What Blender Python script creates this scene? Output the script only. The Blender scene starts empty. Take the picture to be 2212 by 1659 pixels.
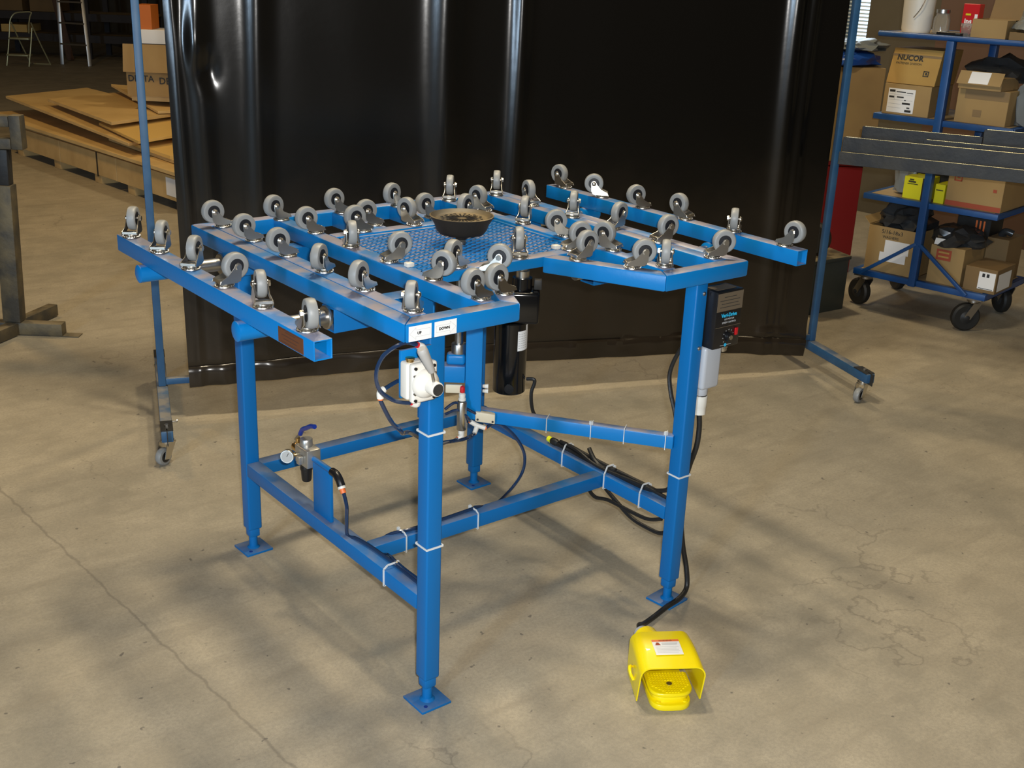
import bpy, bmesh, math, random
from mathutils import Vector, Matrix, noise
random.seed(7)
sc = bpy.context.scene
COL = sc.collection
# ------------------------------------------------------------------ camera
CAM = Vector((-1.1181, -1.70295, 1.535925))
R_ = Vector((0.786, -0.618, 0.0376)); U_ = Vector((0.187, 0.295, 0.937)); F_ = Vector((0.590, 0.729, -0.3475))
def _frame(yaw, pitch, roll):
    y, p, r = [math.radians(v) for v in (yaw, pitch, roll)]
    F = Vector((-math.sin(y)*math.cos(p), math.cos(y)*math.cos(p), math.sin(p)))
    R = Vector((math.cos(y), math.sin(y), 0)); U = R.cross(F)
    return math.cos(r)*R+math.sin(r)*U, -math.sin(r)*R+math.cos(r)*U, F
R_, U_, F_ = _frame(-38.9748, -20.3331, 2.2976)
cd = bpy.data.cameras.new('camera'); cam = bpy.data.objects.new('camera', cd); COL.objects.link(cam)
cam.matrix_world = Matrix(((R_.x, U_.x, -F_.x, CAM.x), (R_.y, U_.y, -F_.y, CAM.y), (R_.z, U_.z, -F_.z, CAM.z), (0, 0, 0, 1)))
cd.sensor_width = 36; cd.sensor_fit = 'HORIZONTAL'; cd.lens = 36*2486.73/2212; cd.clip_start = .02; cd.clip_end = 100
sc.camera = cam
# ------------------------------------------------------------------ world, lamps, exposure
w = bpy.data.worlds.new('hall'); sc.world = w; w.use_nodes = True
w.node_tree.nodes['Background'].inputs[0].default_value = (1.0, .74, .45, 1)
w.node_tree.nodes['Background'].inputs[1].default_value = .045
def lamp(name, kind, loc, target, energy, col, sx=.3, sy=None):
    l = bpy.data.lights.new(name, kind); o = bpy.data.objects.new(name, l); COL.objects.link(o)
    o.location = loc; l.energy = energy; l.color = col
    d = Vector(target)-Vector(loc); o.rotation_euler = d.to_track_quat('-Z', 'Y').to_euler()
    if kind == 'AREA':
        l.shape = 'RECTANGLE' if sy else 'SQUARE'; l.size = sx
        if sy: l.size_y = sy
    return o
fl = CAM+R_*.04+U_*.045
lamp('camera_flash', 'AREA', fl, fl+F_, 60, (1.0, .98, .95), .04, .025)
lamp('high_bay_and_fill_lamp', 'AREA', (.50, 1.0, 3.36), (.50, 1.0, 0), 42, (1.0, .85, .6), .22, .28)
lamp('high_bay_and_fill_lamp', 'AREA', (1.05, .80, 3.36), (1.05, .80, 0), 34, (1.0, .85, .6), .20, .26)
lamp('high_bay_and_fill_lamp', 'AREA', (3.5, 3.1, 4.6), (3.0, 2.6, 0), 74, (1.0, .80, .5), .40)
lamp('high_bay_and_fill_lamp', 'AREA', (4.0, -1.6, 4.0), (3.8, -.4, 0), 16, (1.0, .80, .5), .4)  # unseen fill light added to brighten the right background
lamp('high_bay_and_fill_lamp', 'AREA', (-.2, 5.6, 4.4), (.6, 5.6, 0), 62, (1.0, .66, .27), .5)  # unseen warm fill added to brighten the plywood pile and left floor
lamp('loading_door_daylight', 'AREA', (-6.2, -2.9, 1.9), (1.4, 1.4, 1.2), 260, (.58, .78, 1.0), .45, 2.6)
lamp('window_daylight', 'AREA', (5.3, 3.1, 1.9), (0, 1.5, 0), 6, (.7, .85, 1.0), .6, .9)
sc.view_settings.view_transform = 'Standard'; sc.view_settings.look = 'None'
sc.view_settings.exposure = 0.0; sc.view_settings.gamma = 1; sc.view_settings.use_curve_mapping = False

# ------------------------------------------------------------------ materials
def mat(name, col, rough=.5, metal=0, spec=.5, noise_amt=0, noise_scale=8, col2=None, bump=0, bump_scale=60, dust=None, emit=None, alpha=1, coat=0, trans=0, lo=.4, hi=.65, detail=5):
    m = bpy.data.materials.new(name); m.use_nodes = True; nt = m.node_tree; b = nt.nodes['Principled BSDF']
    b.inputs['Base Color'].default_value = (*col, 1); b.inputs['Roughness'].default_value = rough
    b.inputs['Metallic'].default_value = metal; b.inputs['Specular IOR Level'].default_value = spec
    b.inputs['Coat Weight'].default_value = coat; b.inputs['Transmission Weight'].default_value = trans
    b.inputs['Alpha'].default_value = alpha
    tc = nt.nodes.new('ShaderNodeTexCoord'); cur = None
    def nz(s, d=detail):
        n = nt.nodes.new('ShaderNodeTexNoise'); n.inputs['Scale'].default_value = s; n.inputs['Detail'].default_value = d
        nt.links.new(tc.outputs['Object'], n.inputs['Vector']); return n
    def mix(fac, a, bb):
        x = nt.nodes.new('ShaderNodeMix'); x.data_type = 'RGBA'
        if hasattr(fac, 'links'): nt.links.new(fac, x.inputs[0])
        else: x.inputs[0].default_value = fac
        for v, i in ((a, 6), (bb, 7)):
            if hasattr(v, 'links'): nt.links.new(v, x.inputs[i])
            else: x.inputs[i].default_value = (*v, 1)
        return x.outputs[2]
    def rng(o, a, c, t0=0, t1=1):
        r = nt.nodes.new('ShaderNodeMapRange'); nt.links.new(o, r.inputs[0]); r.inputs[1].default_value = a; r.inputs[2].default_value = c
        r.inputs[3].default_value = t0; r.inputs[4].default_value = t1; return r.outputs[0]
    if col2 is not None:
        n = nz(noise_scale); cur = mix(rng(n.outputs[0], lo, hi), col, col2)
    if dust is not None:
        g = nt.nodes.new('ShaderNodeNewGeometry'); s = nt.nodes.new('ShaderNodeSeparateXYZ'); nt.links.new(g.outputs['Normal'], s.inputs[0])
        up = rng(s.outputs[2], .8, 1.0); n = nz(13, 7); k = rng(n.outputs[0], .40, .58, dust[1]*.22, dust[1])
        mm = nt.nodes.new('ShaderNodeMath'); mm.operation = 'MULTIPLY'; nt.links.new(up, mm.inputs[0]); nt.links.new(k, mm.inputs[1])
        cur = mix(mm.outputs[0], cur if cur is not None else col, dust[0])
    if cur is not None: nt.links.new(cur, b.inputs['Base Color'])
    if bump:
        n = nz(bump_scale, 6); bp = nt.nodes.new('ShaderNodeBump'); bp.inputs['Strength'].default_value = bump; bp.inputs['Distance'].default_value = .01
        nt.links.new(n.outputs[0], bp.inputs['Height']); nt.links.new(bp.outputs[0], b.inputs['Normal'])
    if emit: b.inputs['Emission Color'].default_value = (*emit[0], 1); b.inputs['Emission Strength'].default_value = emit[1]
    m['lib'] = (nt is not None)
    return m
M = {}
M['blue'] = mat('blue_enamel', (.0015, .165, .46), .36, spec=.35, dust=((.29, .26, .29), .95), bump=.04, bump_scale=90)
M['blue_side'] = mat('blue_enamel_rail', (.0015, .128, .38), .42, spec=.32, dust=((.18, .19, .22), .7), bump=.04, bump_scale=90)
M['blue_old'] = mat('old_blue_paint', (.018, .075, .17), .45, dust=((.26, .23, .18), .85), col2=(.03, .095, .19), noise_scale=14)
M['blue_cart'] = mat('cart_blue_paint', (.006, .055, .20), .4, col2=(.01, .07, .24), noise_scale=10)
M['chrome'] = mat('zinc_plated_steel', (.60, .57, .51), .30, 1)
M['steel'] = mat('bare_steel', (.42, .41, .39), .35, 1)
M['alu'] = mat('cast_aluminium', (.48, .47, .44), .38, .85)
M['brass'] = mat('brass', (.75, .52, .22), .25, 1)
M['dark_steel'] = mat('mill_scale_steel', (.018, .019, .021), .5, .0, spec=.3, col2=(.032, .031, .028), noise_scale=12, bump=.08)
M['rust'] = mat('grimy_steel', (.055, .05, .04), .6, .3, col2=(.14, .11, .06), noise_scale=10, dust=((.24, .2, .13), .8), bump=.15)
M['rubber'] = mat('grey_rubber', (.245, .25, .245), .45, spec=.45, bump=.02)
M['black'] = mat('black_plastic', (.008, .008, .009), .3)
M['gloss_black'] = mat('black_gloss_enamel', (.004, .004, .0045), .16)
M['hub'] = mat('black_hub', (.008, .009, .012), .5)
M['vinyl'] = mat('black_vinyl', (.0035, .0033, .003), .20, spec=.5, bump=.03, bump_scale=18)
M['cup'] = mat('dusty_black_rubber', (.012, .010, .008), .5, dust=((.20, .145, .065), .95))
M['white_pl'] = mat('white_plastic', (.68, .66, .60), .4)
M['cream'] = mat('cream_plastic', (.62, .55, .40), .45)
M['valve'] = mat('white_valve_enamel', (.70, .67, .60), .42)
M['grey_grip'] = mat('grey_grip', (.36, .35, .33), .5)
M['orange'] = mat('orange_plastic', (.75, .17, .04), .45)
M['red'] = mat('red_plastic', (.5, .01, .015), .35)
M['paper'] = mat('white_paper', (.78, .78, .77), .6)
M['dial'] = mat('gauge_face', (.38, .38, .36), .3)
M['ink'] = mat('ink', (.02, .02, .02), .6)
M['thin_ink'] = mat('pale_ink', (.45, .45, .45), .6)
M['copper'] = mat('copper_plate', (.20, .075, .035), .4, .5)
M['copper_ink'] = mat('engraved_lines', (.07, .03, .02), .6)
M['hose'] = mat('smoked_blue_hose', (.012, .028, .07), .12, spec=.7, coat=.4)
M['cable'] = mat('black_rubber_cable', (.012, .012, .012), .45, bump=.1, bump_scale=200)
M['tie'] = mat('nylon_tie', (.62, .64, .64), .4)
M['pvc'] = mat('grey_pvc', (.40, .42, .45), .4)
M['yellow'] = mat('yellow_enamel', (.86, .68, .001), .33, coat=.2)
M['yellow_tag'] = mat('yellow_plug', (.75, .75, .02), .4)
M['lever_blue'] = mat('blue_vinyl_grip', (.01, .03, .22), .3)
M['cyan_ink'] = mat('cyan_print', (.02, .42, .70), .5)
M['silver_label'] = mat('dull_silver_label', (.16, .125, .085), .45, .3)
M['board'] = mat('shelf_board', (.36, .27, .15), .7, col2=(.30, .22, .12), noise_scale=6)
M['card'] = mat('cardboard', (.34, .225, .09), .8, col2=(.30, .195, .08), noise_scale=5)
M['card_y'] = mat('yellow_cardboard', (.42, .26, .07), .8, col2=(.37, .22, .06), noise_scale=5)
M['card_d'] = mat('brown_cardboard', (.20, .125, .05), .8, col2=(.17, .11, .045), noise_scale=5)
M['tape'] = mat('packing_tape', (.24, .165, .085), .3)
M['bag'] = mat('dark_poly_bag', (.03, .032, .034), .25, spec=.6)
M['clear_bag'] = mat('grey_poly_bag', (.17, .19, .2), .22, spec=.7)
M['blue_bag'] = mat('blue_poly_bag', (.01, .06, .3), .2, spec=.7)
M['print_red'] = mat('red_print', (.33, .065, .03), .8)
M['yel_box'] = mat('yellow_carton', (.62, .6, .01), .5)
M['blk_box'] = mat('black_carton', (.015, .014, .012), .5)
M['red_paint'] = mat('red_machine_paint', (.22, .012, .014), .4)
M['grn_box'] = mat('dark_green_steel', (.032, .04, .036), .5, dust=((.3, .24, .14), .8))
M['wall'] = mat('drab_wall', (.115, .10, .07), .9, col2=(.10, .085, .06), noise_scale=3)
M['brown_slab'] = mat('reddish_brown', (.13, .075, .05), .8)
M['wood'] = mat('plywood', (.62, .43, .18), .65, col2=(.52, .35, .14), noise_scale=3.5, bump=.05, bump_scale=30)
M['wood_edge'] = mat('plywood_edge', (.68, .45, .14), .7)
M['crate'] = mat('crate_wood', (.56, .38, .16), .7, col2=(.47, .31, .125), noise_scale=7)
M['strap'] = mat('black_strap', (.02, .018, .015), .5)
M['window'] = mat('daylight_outside', (.6, .8, 1), .5, emit=((.62, .82, 1.0), 1.6))
M['slat'] = mat('blind_slat', (.55, .55, .5), .5)
M['glass'] = mat('clear_glass', (.55, .55, .5), .08, trans=.75, alpha=.8)
M['orange_box'] = mat('orange_carton', (.5, .13, .01), .6)
M['dk'] = mat('dark_rack_paint', (.035, .03, .03), .7)  # one even dark tone for the rack and back wall
M['tyre'] = mat('black_tyre', (.012, .012, .011), .55, bump=.05)
M['olive_al'] = mat('worn_aluminium', (.5, .48, .28), .4, .5)

# flash light painted into the vinyl colour, paler and browner towards the hem
def vinyl_flash_tint():
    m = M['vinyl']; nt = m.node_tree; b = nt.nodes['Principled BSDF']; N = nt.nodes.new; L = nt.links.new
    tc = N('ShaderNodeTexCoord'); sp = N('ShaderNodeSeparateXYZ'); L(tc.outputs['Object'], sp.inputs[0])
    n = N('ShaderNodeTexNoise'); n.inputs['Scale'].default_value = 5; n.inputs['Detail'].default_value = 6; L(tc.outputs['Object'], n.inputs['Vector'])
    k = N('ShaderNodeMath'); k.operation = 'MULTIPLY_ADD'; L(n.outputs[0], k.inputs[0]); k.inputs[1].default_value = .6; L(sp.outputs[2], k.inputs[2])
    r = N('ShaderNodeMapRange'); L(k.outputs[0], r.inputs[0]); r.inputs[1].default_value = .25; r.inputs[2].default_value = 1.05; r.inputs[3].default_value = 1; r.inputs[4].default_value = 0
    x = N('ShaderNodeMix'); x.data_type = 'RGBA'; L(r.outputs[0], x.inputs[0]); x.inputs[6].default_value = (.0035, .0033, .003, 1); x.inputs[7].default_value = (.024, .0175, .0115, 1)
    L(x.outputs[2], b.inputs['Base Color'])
vinyl_flash_tint()
# concrete floor
def floor_mat():
    m = bpy.data.materials.new('concrete'); m.use_nodes = True; nt = m.node_tree; b = nt.nodes['Principled BSDF']; N = nt.nodes.new; L = nt.links.new
    tc = N('ShaderNodeTexCoord')
    def nz(s, d=6, r=.6, dist=0, vec=None):
        n = N('ShaderNodeTexNoise'); n.inputs['Scale'].default_value = s; n.inputs['Detail'].default_value = d; n.inputs['Roughness'].default_value = r
        n.inputs['Distortion'].default_value = dist; L(vec or tc.outputs['Object'], n.inputs['Vector']); return n.outputs[0]
    def rng(o, a, c, t0=0, t1=1):
        r = N('ShaderNodeMapRange'); L(o, r.inputs[0])
        for i, v in ((1, a), (2, c), (3, t0), (4, t1)): r.inputs[i].default_value = v
        return r.outputs[0]
    def mix(f, a, c, bt='MIX'):
        x = N('ShaderNodeMix'); x.data_type = 'RGBA'; x.blend_type = bt
        if hasattr(f, 'links'): L(f, x.inputs[0])
        else: x.inputs[0].default_value = f
        for v, i in ((a, 6), (c, 7)):
            if hasattr(v, 'links'): L(v, x.inputs[i])
            else: x.inputs[i].default_value = (*v, 1)
        return x.outputs[2]
    def math_(op, a, c=None):
        x = N('ShaderNodeMath'); x.operation = op
        for i, v in enumerate((a, c)):
            if v is None: continue
            if hasattr(v, 'links'): L(v, x.inputs[i])
            else: x.inputs[i].default_value = v
        return x.outputs[0]
    base = mix(rng(nz(1.3, 5), .35, .68), (.40, .345, .25), (.29, .26, .195))
    base = mix(rng(nz(5.5, 7, .65), .42, .7, 0, .75), base, (.50, .435, .32))
    mp = N('ShaderNodeMapping'); mp.inputs['Rotation'].default_value = (0, 0, math.radians(50)); mp.inputs['Scale'].default_value = (1, 5, 1); L(tc.outputs['Object'], mp.inputs[0])
    base = mix(rng(nz(3.5, 6, .6, .3, mp.outputs[0]), .50, .72, 0, .45), base, (.25, .215, .155))
    base = mix(rng(nz(120, 3), .40, .68, 0, .38), base, (.22, .20, .16)); base = mix(rng(nz(420, 2), .35, .65, 0, .30), base, (.20, .18, .15))
    base = mix(rng(nz(33, 2), .70, .74, 0, .7), base, (.10, .09, .08))
    # cracks
    wob = N('ShaderNodeTexNoise'); wob.inputs['Scale'].default_value = 7; wob.inputs['Detail'].default_value = 6; L(tc.outputs['Object'], wob.inputs['Vector'])
    av = N('ShaderNodeVectorMath'); av.operation = 'MULTIPLY_ADD'; L(wob.outputs['Color'], av.inputs[0]); av.inputs[1].default_value = (.3, .3, .3); L(tc.outputs['Object'], av.inputs[2])
    v = N('ShaderNodeTexVoronoi'); v.feature = 'DISTANCE_TO_EDGE'; v.inputs['Scale'].default_value = 1.5; L(av.outputs[0], v.inputs['Vector'])
    ck = math_('MULTIPLY', rng(v.outputs[0], .0, .009, 1, 0), rng(nz(1.1, 3), .52, .62))
    base = mix(math_('MULTIPLY', ck, .42), base, (.11, .095, .075))
    # control joint
    sp = N('ShaderNodeSeparateXYZ'); L(tc.outputs['Object'], sp.inputs[0])
    wv = math_('MULTIPLY', math_('SUBTRACT', nz(14, 3), .5), .03)
    jx = math_('ABSOLUTE', math_('ADD', math_('ADD', math_('ADD', sp.outputs[0], .252), math_('MULTIPLY', math_('SUBTRACT', sp.outputs[1], .1), .067)), wv))
    base = mix(math_('MULTIPLY', rng(jx, .0015, .005, 1, 0), .5), base, (.16, .14, .11))
    L(base, b.inputs['Base Color']); b.inputs['Specular IOR Level'].default_value = .28
    L(rng(nz(6), .3, .7, .5, .75), b.inputs['Roughness'])
    bp = N('ShaderNodeBump'); bp.inputs['Strength'].default_value = .12; bp.inputs['Distance'].default_value = .004; L(nz(70, 6, .7), bp.inputs['Height']); L(bp.outputs[0], b.inputs['Normal'])
    return m
M['floor'] = floor_mat()

# ------------------------------------------------------------------ mesh helpers
class MB:
    def __init__(s): s.bm = bmesh.new()
    def _faces(s, vs, fs):
        v = [s.bm.verts.new(p) for p in vs]
        for f in fs:
            try: s.bm.faces.new([v[i] for i in f])
            except ValueError: pass
        return s
    def box(s, lo, hi):
        x0, y0, z0 = lo; x1, y1, z1 = hi
        return s._faces([(x0, y0, z0), (x1, y0, z0), (x1, y1, z0), (x0, y1, z0), (x0, y0, z1), (x1, y0, z1), (x1, y1, z1), (x0, y1, z1)],
                        [(3, 2, 1, 0), (4, 5, 6, 7), (0, 1, 5, 4), (1, 2, 6, 5), (2, 3, 7, 6), (3, 0, 4, 7)])
    def obox(s, o, ax, ay, az):      # corner + three edge vectors (right-handed)
        o, ax, ay, az = [Vector(v) for v in (o, ax, ay, az)]
        return s._faces([o, o+ax, o+ax+ay, o+ay, o+az, o+ax+az, o+ax+ay+az, o+ay+az],
                        [(3, 2, 1, 0), (4, 5, 6, 7), (0, 1, 5, 4), (1, 2, 6, 5), (2, 3, 7, 6), (3, 0, 4, 7)])
    def prism(s, poly, z0, z1):
        n = len(poly)
        return s._faces([(x, y, z0) for x, y in poly]+[(x, y, z1) for x, y in poly],
                        [tuple(range(n-1, -1, -1)), tuple(range(n, 2*n))]+[(i, (i+1) % n, n+(i+1) % n, n+i) for i in range(n)])
    def bar(s, p0, p1, w, h, up=(0, 0, 1)):   # rectangular bar centred on p0-p1
        p0, p1 = Vector(p0), Vector(p1); d = (p1-p0).normalized(); a = d.cross(Vector(up)).normalized(); b = a.cross(d).normalized()
        c = [(-1, -1), (1, -1), (1, 1), (-1, 1)]
        vs = [p+a*(w/2*i)+b*(h/2*j) for p in (p0, p1) for i, j in c]
        return s._faces(vs, [(0, 1, 2, 3), (7, 6, 5, 4), (0, 4, 5, 1), (1, 5, 6, 2), (2, 6, 7, 3), (3, 7, 4, 0)])
    def hollow(s, p0, p1, w, h, t, up=(0, 0, 1)):
        p0, p1 = Vector(p0), Vector(p1); d = (p1-p0).normalized(); a = d.cross(Vector(up)).normalized(); b = a.cross(d).normalized()
        c = [(-1, -1), (1, -1), (1, 1), (-1, 1)]
        vs = [p+a*((w/2-k)*i)+b*((h/2-k)*j) for p in (p0, p1) for k in (0, t) for i, j in c]
        f = []
        for i in range(4):
            j = (i+1) % 4
            f += [(i, 8+i, 8+j, j), (4+j, 12+j, 12+i, 4+i), (i, j, 4+j, 4+i), (8+j, 8+i, 12+i, 12+j)]
        return s._faces(vs, f)
    def cyl(s, p0, p1, r0, r1=None, n=20, caps=True):
        r1 = r0 if r1 is None else r1; p0, p1 = Vector(p0), Vector(p1); d = (p1-p0).normalized()
        a = d.orthogonal().normalized(); b = d.cross(a)
        vs = [p+(a*math.cos(2*math.pi*i/n)+b*math.sin(2*math.pi*i/n))*r for p, r in ((p0, r0), (p1, r1)) for i in range(n)]
        f = [(i, (i+1) % n, n+(i+1) % n, n+i) for i in range(n)]
        if caps: f += [tuple(range(n-1, -1, -1)), tuple(range(n, 2*n))]
        return s._faces(vs, f)
    def lathe(s, prof, o, d=(0, 0, 1), n=28, mod=None):   # profile (r, h) along axis d from o
        o = Vector(o); d = Vector(d).normalized(); a = d.orthogonal().normalized(); b = d.cross(a); vs = []; f = []
        for r, h in prof:
            for i in range(n):
                rr = r*(mod(i) if mod else 1); th = 2*math.pi*i/n
                vs.append(o+d*h+(a*math.cos(th)+b*math.sin(th))*max(rr, 1e-5))
        for k in range(len(prof)-1):
            for i in range(n): f.append((k*n+i, k*n+(i+1) % n, (k+1)*n+(i+1) % n, (k+1)*n+i))
        f += [tuple(range(n-1, -1, -1)), tuple(range((len(prof)-1)*n, len(prof)*n))]
        return s._faces(vs, f)
    def hose(s, pts, r, n=8, sub=6):
        P = [Vector(p) for p in pts]; Q = []
        for i in range(len(P)-1):
            a, b, c, d = P[max(i-1, 0)], P[i], P[i+1], P[min(i+2, len(P)-1)]
            for k in range(sub):
                t = k/sub; Q.append(.5*((2*b)+(c-a)*t+(2*a-5*b+4*c-d)*t*t+(-a+3*b-3*c+d)*t**3))
        Q.append(P[-1]); vs = []; fs = []; ref = None
        for i, q in enumerate(Q):
            d = (Q[min(i+1, len(Q)-1)]-Q[max(i-1, 0)]).normalized()
            ref = (d.orthogonal() if ref is None else (ref-d*ref.dot(d))).normalized(); b = d.cross(ref)
            vs += [q+(ref*math.cos(2*math.pi*j/n)+b*math.sin(2*math.pi*j/n))*r for j in range(n)]
        for i in range(len(Q)-1):
            for j in range(n): fs.append((i*n+j, i*n+(j+1) % n, (i+1)*n+(j+1) % n, (i+1)*n+j))
        fs += [tuple(range(n-1, -1, -1)), tuple(range((len(Q)-1)*n, len(Q)*n))]
        return s._faces(vs, fs)
    def blob(s, c, r, amp=.25, sc_=2.2, seed=0, sub=3):
        bm2 = bmesh.new(); bmesh.ops.create_icosphere(bm2, subdivisions=sub, radius=1)
        for v in bm2.verts:
            k = 1+amp*noise.noise(v.co*sc_+Vector((seed*7.3, seed, -seed*3)))*2+amp*.5*abs(noise.noise(v.co*sc_*3+Vector((seed, 0, 0))))
            z = v.co.z*k; z = z if z > -.45 else -.45
            v.co = Vector((c[0]+v.co.x*k*r[0], c[1]+v.co.y*k*r[1], c[2]+z*r[2]))
        me = bpy.data.meshes.new('t'); bm2.to_mesh(me); bm2.free(); s.bm.from_mesh(me); bpy.data.meshes.remove(me); return s
    def out(s, name, bevel=0, seg=2, shift=(0, 0, 0), smooth=35):
        if bevel:
            bmesh.ops.remove_doubles(s.bm, verts=s.bm.verts, dist=1e-6)
            es = [e for e in s.bm.edges if len(e.link_faces) == 2 and e.calc_face_angle(0) > .5]
            bmesh.ops.bevel(s.bm, geom=es, offset=bevel, segments=seg, affect='EDGES', clamp_overlap=True, profile=.5)
        bmesh.ops.recalc_face_normals(s.bm, faces=s.bm.faces)
        if shift != (0, 0, 0): bmesh.ops.translate(s.bm, verts=s.bm.verts, vec=-Vector(shift))
        me = bpy.data.meshes.new(name); s.bm.to_mesh(me); s.bm.free()
        me.polygons.foreach_set('use_smooth', [True]*len(me.polygons)); me.set_sharp_from_angle(angle=math.radians(smooth))
        return me
def root_loc(o):
    v = Vector((0, 0, 0))
    while o is not None: v = v+o.location; o = o.parent
    return v
def tag(o, label=None, cat=None, group=None, kind=None):
    if label: o['label'] = label
    if cat: o['category'] = cat
    if group: o['group'] = group
    if kind: o['kind'] = kind
    return o
def thing(name, label, cat, loc=(0, 0, 0), group=None):
    o = bpy.data.objects.new(name, None); COL.objects.link(o); o.location = loc; o.empty_display_size = .05
    return tag(o, label, cat, group)
def part(name, mb, m, parent=None, label=None, kind=None, bevel=0, seg=2, smooth=35, loc=None):
    """mesh given in world coordinates, linked as one object under its parent"""
    base = root_loc(parent) if parent is not None else Vector((0, 0, 0))
    sh = base if loc is None else Vector(loc)
    me = mb.out(name, bevel, seg, tuple(sh), smooth)
    me.materials.append(M[m] if isinstance(m, str) else m)
    o = bpy.data.objects.new(name, me); COL.objects.link(o)
    if parent is not None: o.parent = parent; o.location = sh-base
    else: o.location = sh
    return tag(o, label, kind=kind)
def solo(name, label, cat, mb, m, loc, group=None, **k):
    o = part(name, mb, m, None, None, loc=loc, **k); return tag(o, label, cat, group)
def text(s, size, origin, xd, yd, m, parent, name='lettering', bold=0, align='LEFT', ext=.0002):
    cu = bpy.data.curves.new('t', 'FONT'); cu.body = s; cu.size = size; cu.extrude = ext; cu.offset = bold; cu.align_x = align; cu.resolution_u = 2
    to = bpy.data.objects.new('t', cu); me = bpy.data.meshes.new_from_object(to); bpy.data.objects.remove(to)
    xd, yd = Vector(xd).normalized(), Vector(yd).normalized(); zd = xd.cross(yd); o = Vector(origin)
    me.transform(Matrix(((xd.x, yd.x, zd.x, o.x), (xd.y, yd.y, zd.y, o.y), (xd.z, yd.z, zd.z, o.z), (0, 0, 0, 1))))
    base = root_loc(parent); me.transform(Matrix.Translation(-base)); me.materials.append(M[m])
    ob = bpy.data.objects.new(name, me); COL.objects.link(ob); ob.parent = parent; return ob

# ------------------------------------------------------------------ the setting
o = part('floor', MB().box((-9, -9, -.1), (7, 20, 0)), 'floor'); tag(o, kind='structure')
o = part('wall_right', MB().box((5.6, -4, 0), (5.75, 3.05, 3.2)).box((5.6, 3.25, 0), (5.75, 20, 3.2)).box((5.6, 3.05, 0), (5.75, 3.25, 1.04)).box((5.6, 3.05, 1.95), (5.75, 3.25, 3.2)), 'wall'); tag(o, kind='structure')
o = part('wall_back', MB().box((-9, 18.5, 0), (5.6, 18.65, 3.2)), 'dk'); tag(o, kind='structure')
o = part('brown_slab_1', MB().box((5.54, 1.1, 0), (5.6, 2.5, 2.1)), 'brown_slab', bevel=.004); tag(o, kind='structure')  # plain reddish brown slab set against the right wall
o = part('window_1', MB().box((5.73, 3.05, 1.04), (5.74, 3.25, 1.95)), 'window'); tag(o, kind='structure')
w1 = o
mb = MB().box((5.585, 3.03, 1.02), (5.6, 3.27, 1.05)).box((5.585, 3.03, 1.94), (5.6, 3.27, 1.97)); part('window_frame', mb, 'slat', w1)
me0 = None
for i in range(38):
    z = 1.06+i*.0232
    if me0 is None:
        s = part('slat', MB().obox((5.62, 3.052, z), (.016, 0, .008), (0, .196, 0), (0, 0, .0012)), 'slat', w1); me0 = s.data
    else:
        s = bpy.data.objects.new('slat', me0); COL.objects.link(s); s.parent = w1; s.location = (0, 0, z-1.06)

# ------------------------------------------------------------------ the caster-top table
H = .893; T = .0381; ZB = H-T; W_ = .957
tb = thing('caster_table', 'bright blue steel work table topped with swivel casters, bowl at its centre', 'table', (.478, .478, 0))
mx = lambda poly: [(W_-x, y) for x, y in reversed(poly)]
BV = .004
def topbar(poly, z0=ZB, z1=H, name='top_tube'): return part(name, MB().prism(poly, z0, z1), 'blue', tb, bevel=BV, seg=2)
front = [(0, 0), (.273, 0), (.2494, .038), (.038, .038)]
side = [(0, .0), (.038, .038), (.038, .9174), (0, .9555)]
diag = [(.273, 0), (.404, .2686), (.361, .2686), (.2494, .038)]
side[0] = (0, 0)
left_front = topbar(front, name='front_tube'); topbar(mx(front), name='front_tube')
topbar([(0, 0), (.038, .038), (.038, .9174), (0, .9555)], name='side_tube'); topbar(mx([(0, 0), (.038, .038), (.038, .9174), (0, .9555)]), name='side_tube')
topbar(diag, name='diagonal_tube'); topbar(mx(diag), name='diagonal_tube')
topbar([(.0382, .0385), (.0762, .0385), (.0762, .917), (.0382, .917)], name='caster_bar'); topbar(mx([(.0382, .0385), (.0762, .0385), (.0762, .917), (.0382, .917)]), name='caster_bar')
topbar([(.203, .0385), (.241, .0385), (.241, .917), (.203, .917)], name='caster_bar'); topbar(mx([(.203, .0385), (.241, .0385), (.241, .917), (.203, .917)]), name='caster_bar')
topbar([(.371, .7065), (.409, .7065), (.409, .917), (.371, .917)], name='caster_bar'); topbar(mx([(.371, .7065), (.409, .7065), (.409, .917), (.371, .917)]), name='caster_bar')
topbar([(.2415, .668), (.7155, .668), (.7155, .706), (.2415, .706)], name='cross_tube')
topbar([(.2415, .2686), (.7155, .2686), (.7155, .3067), (.2415, .3067)], .868, H, name='cross_tube')
topbar([(.038, .9175), (.919, .9175), (.957, .9555), (0, .9555)], name='back_tube')
# outer bars: open-ended tubes
for x, y1 in ((-.171, .937), (1.155, .9555)):
    part('outer_bar', MB().hollow((x, 0, H-T/2), (x, y1, H-T/2), T, T, .0032), 'blue', tb, bevel=.0022, seg=2)
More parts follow.
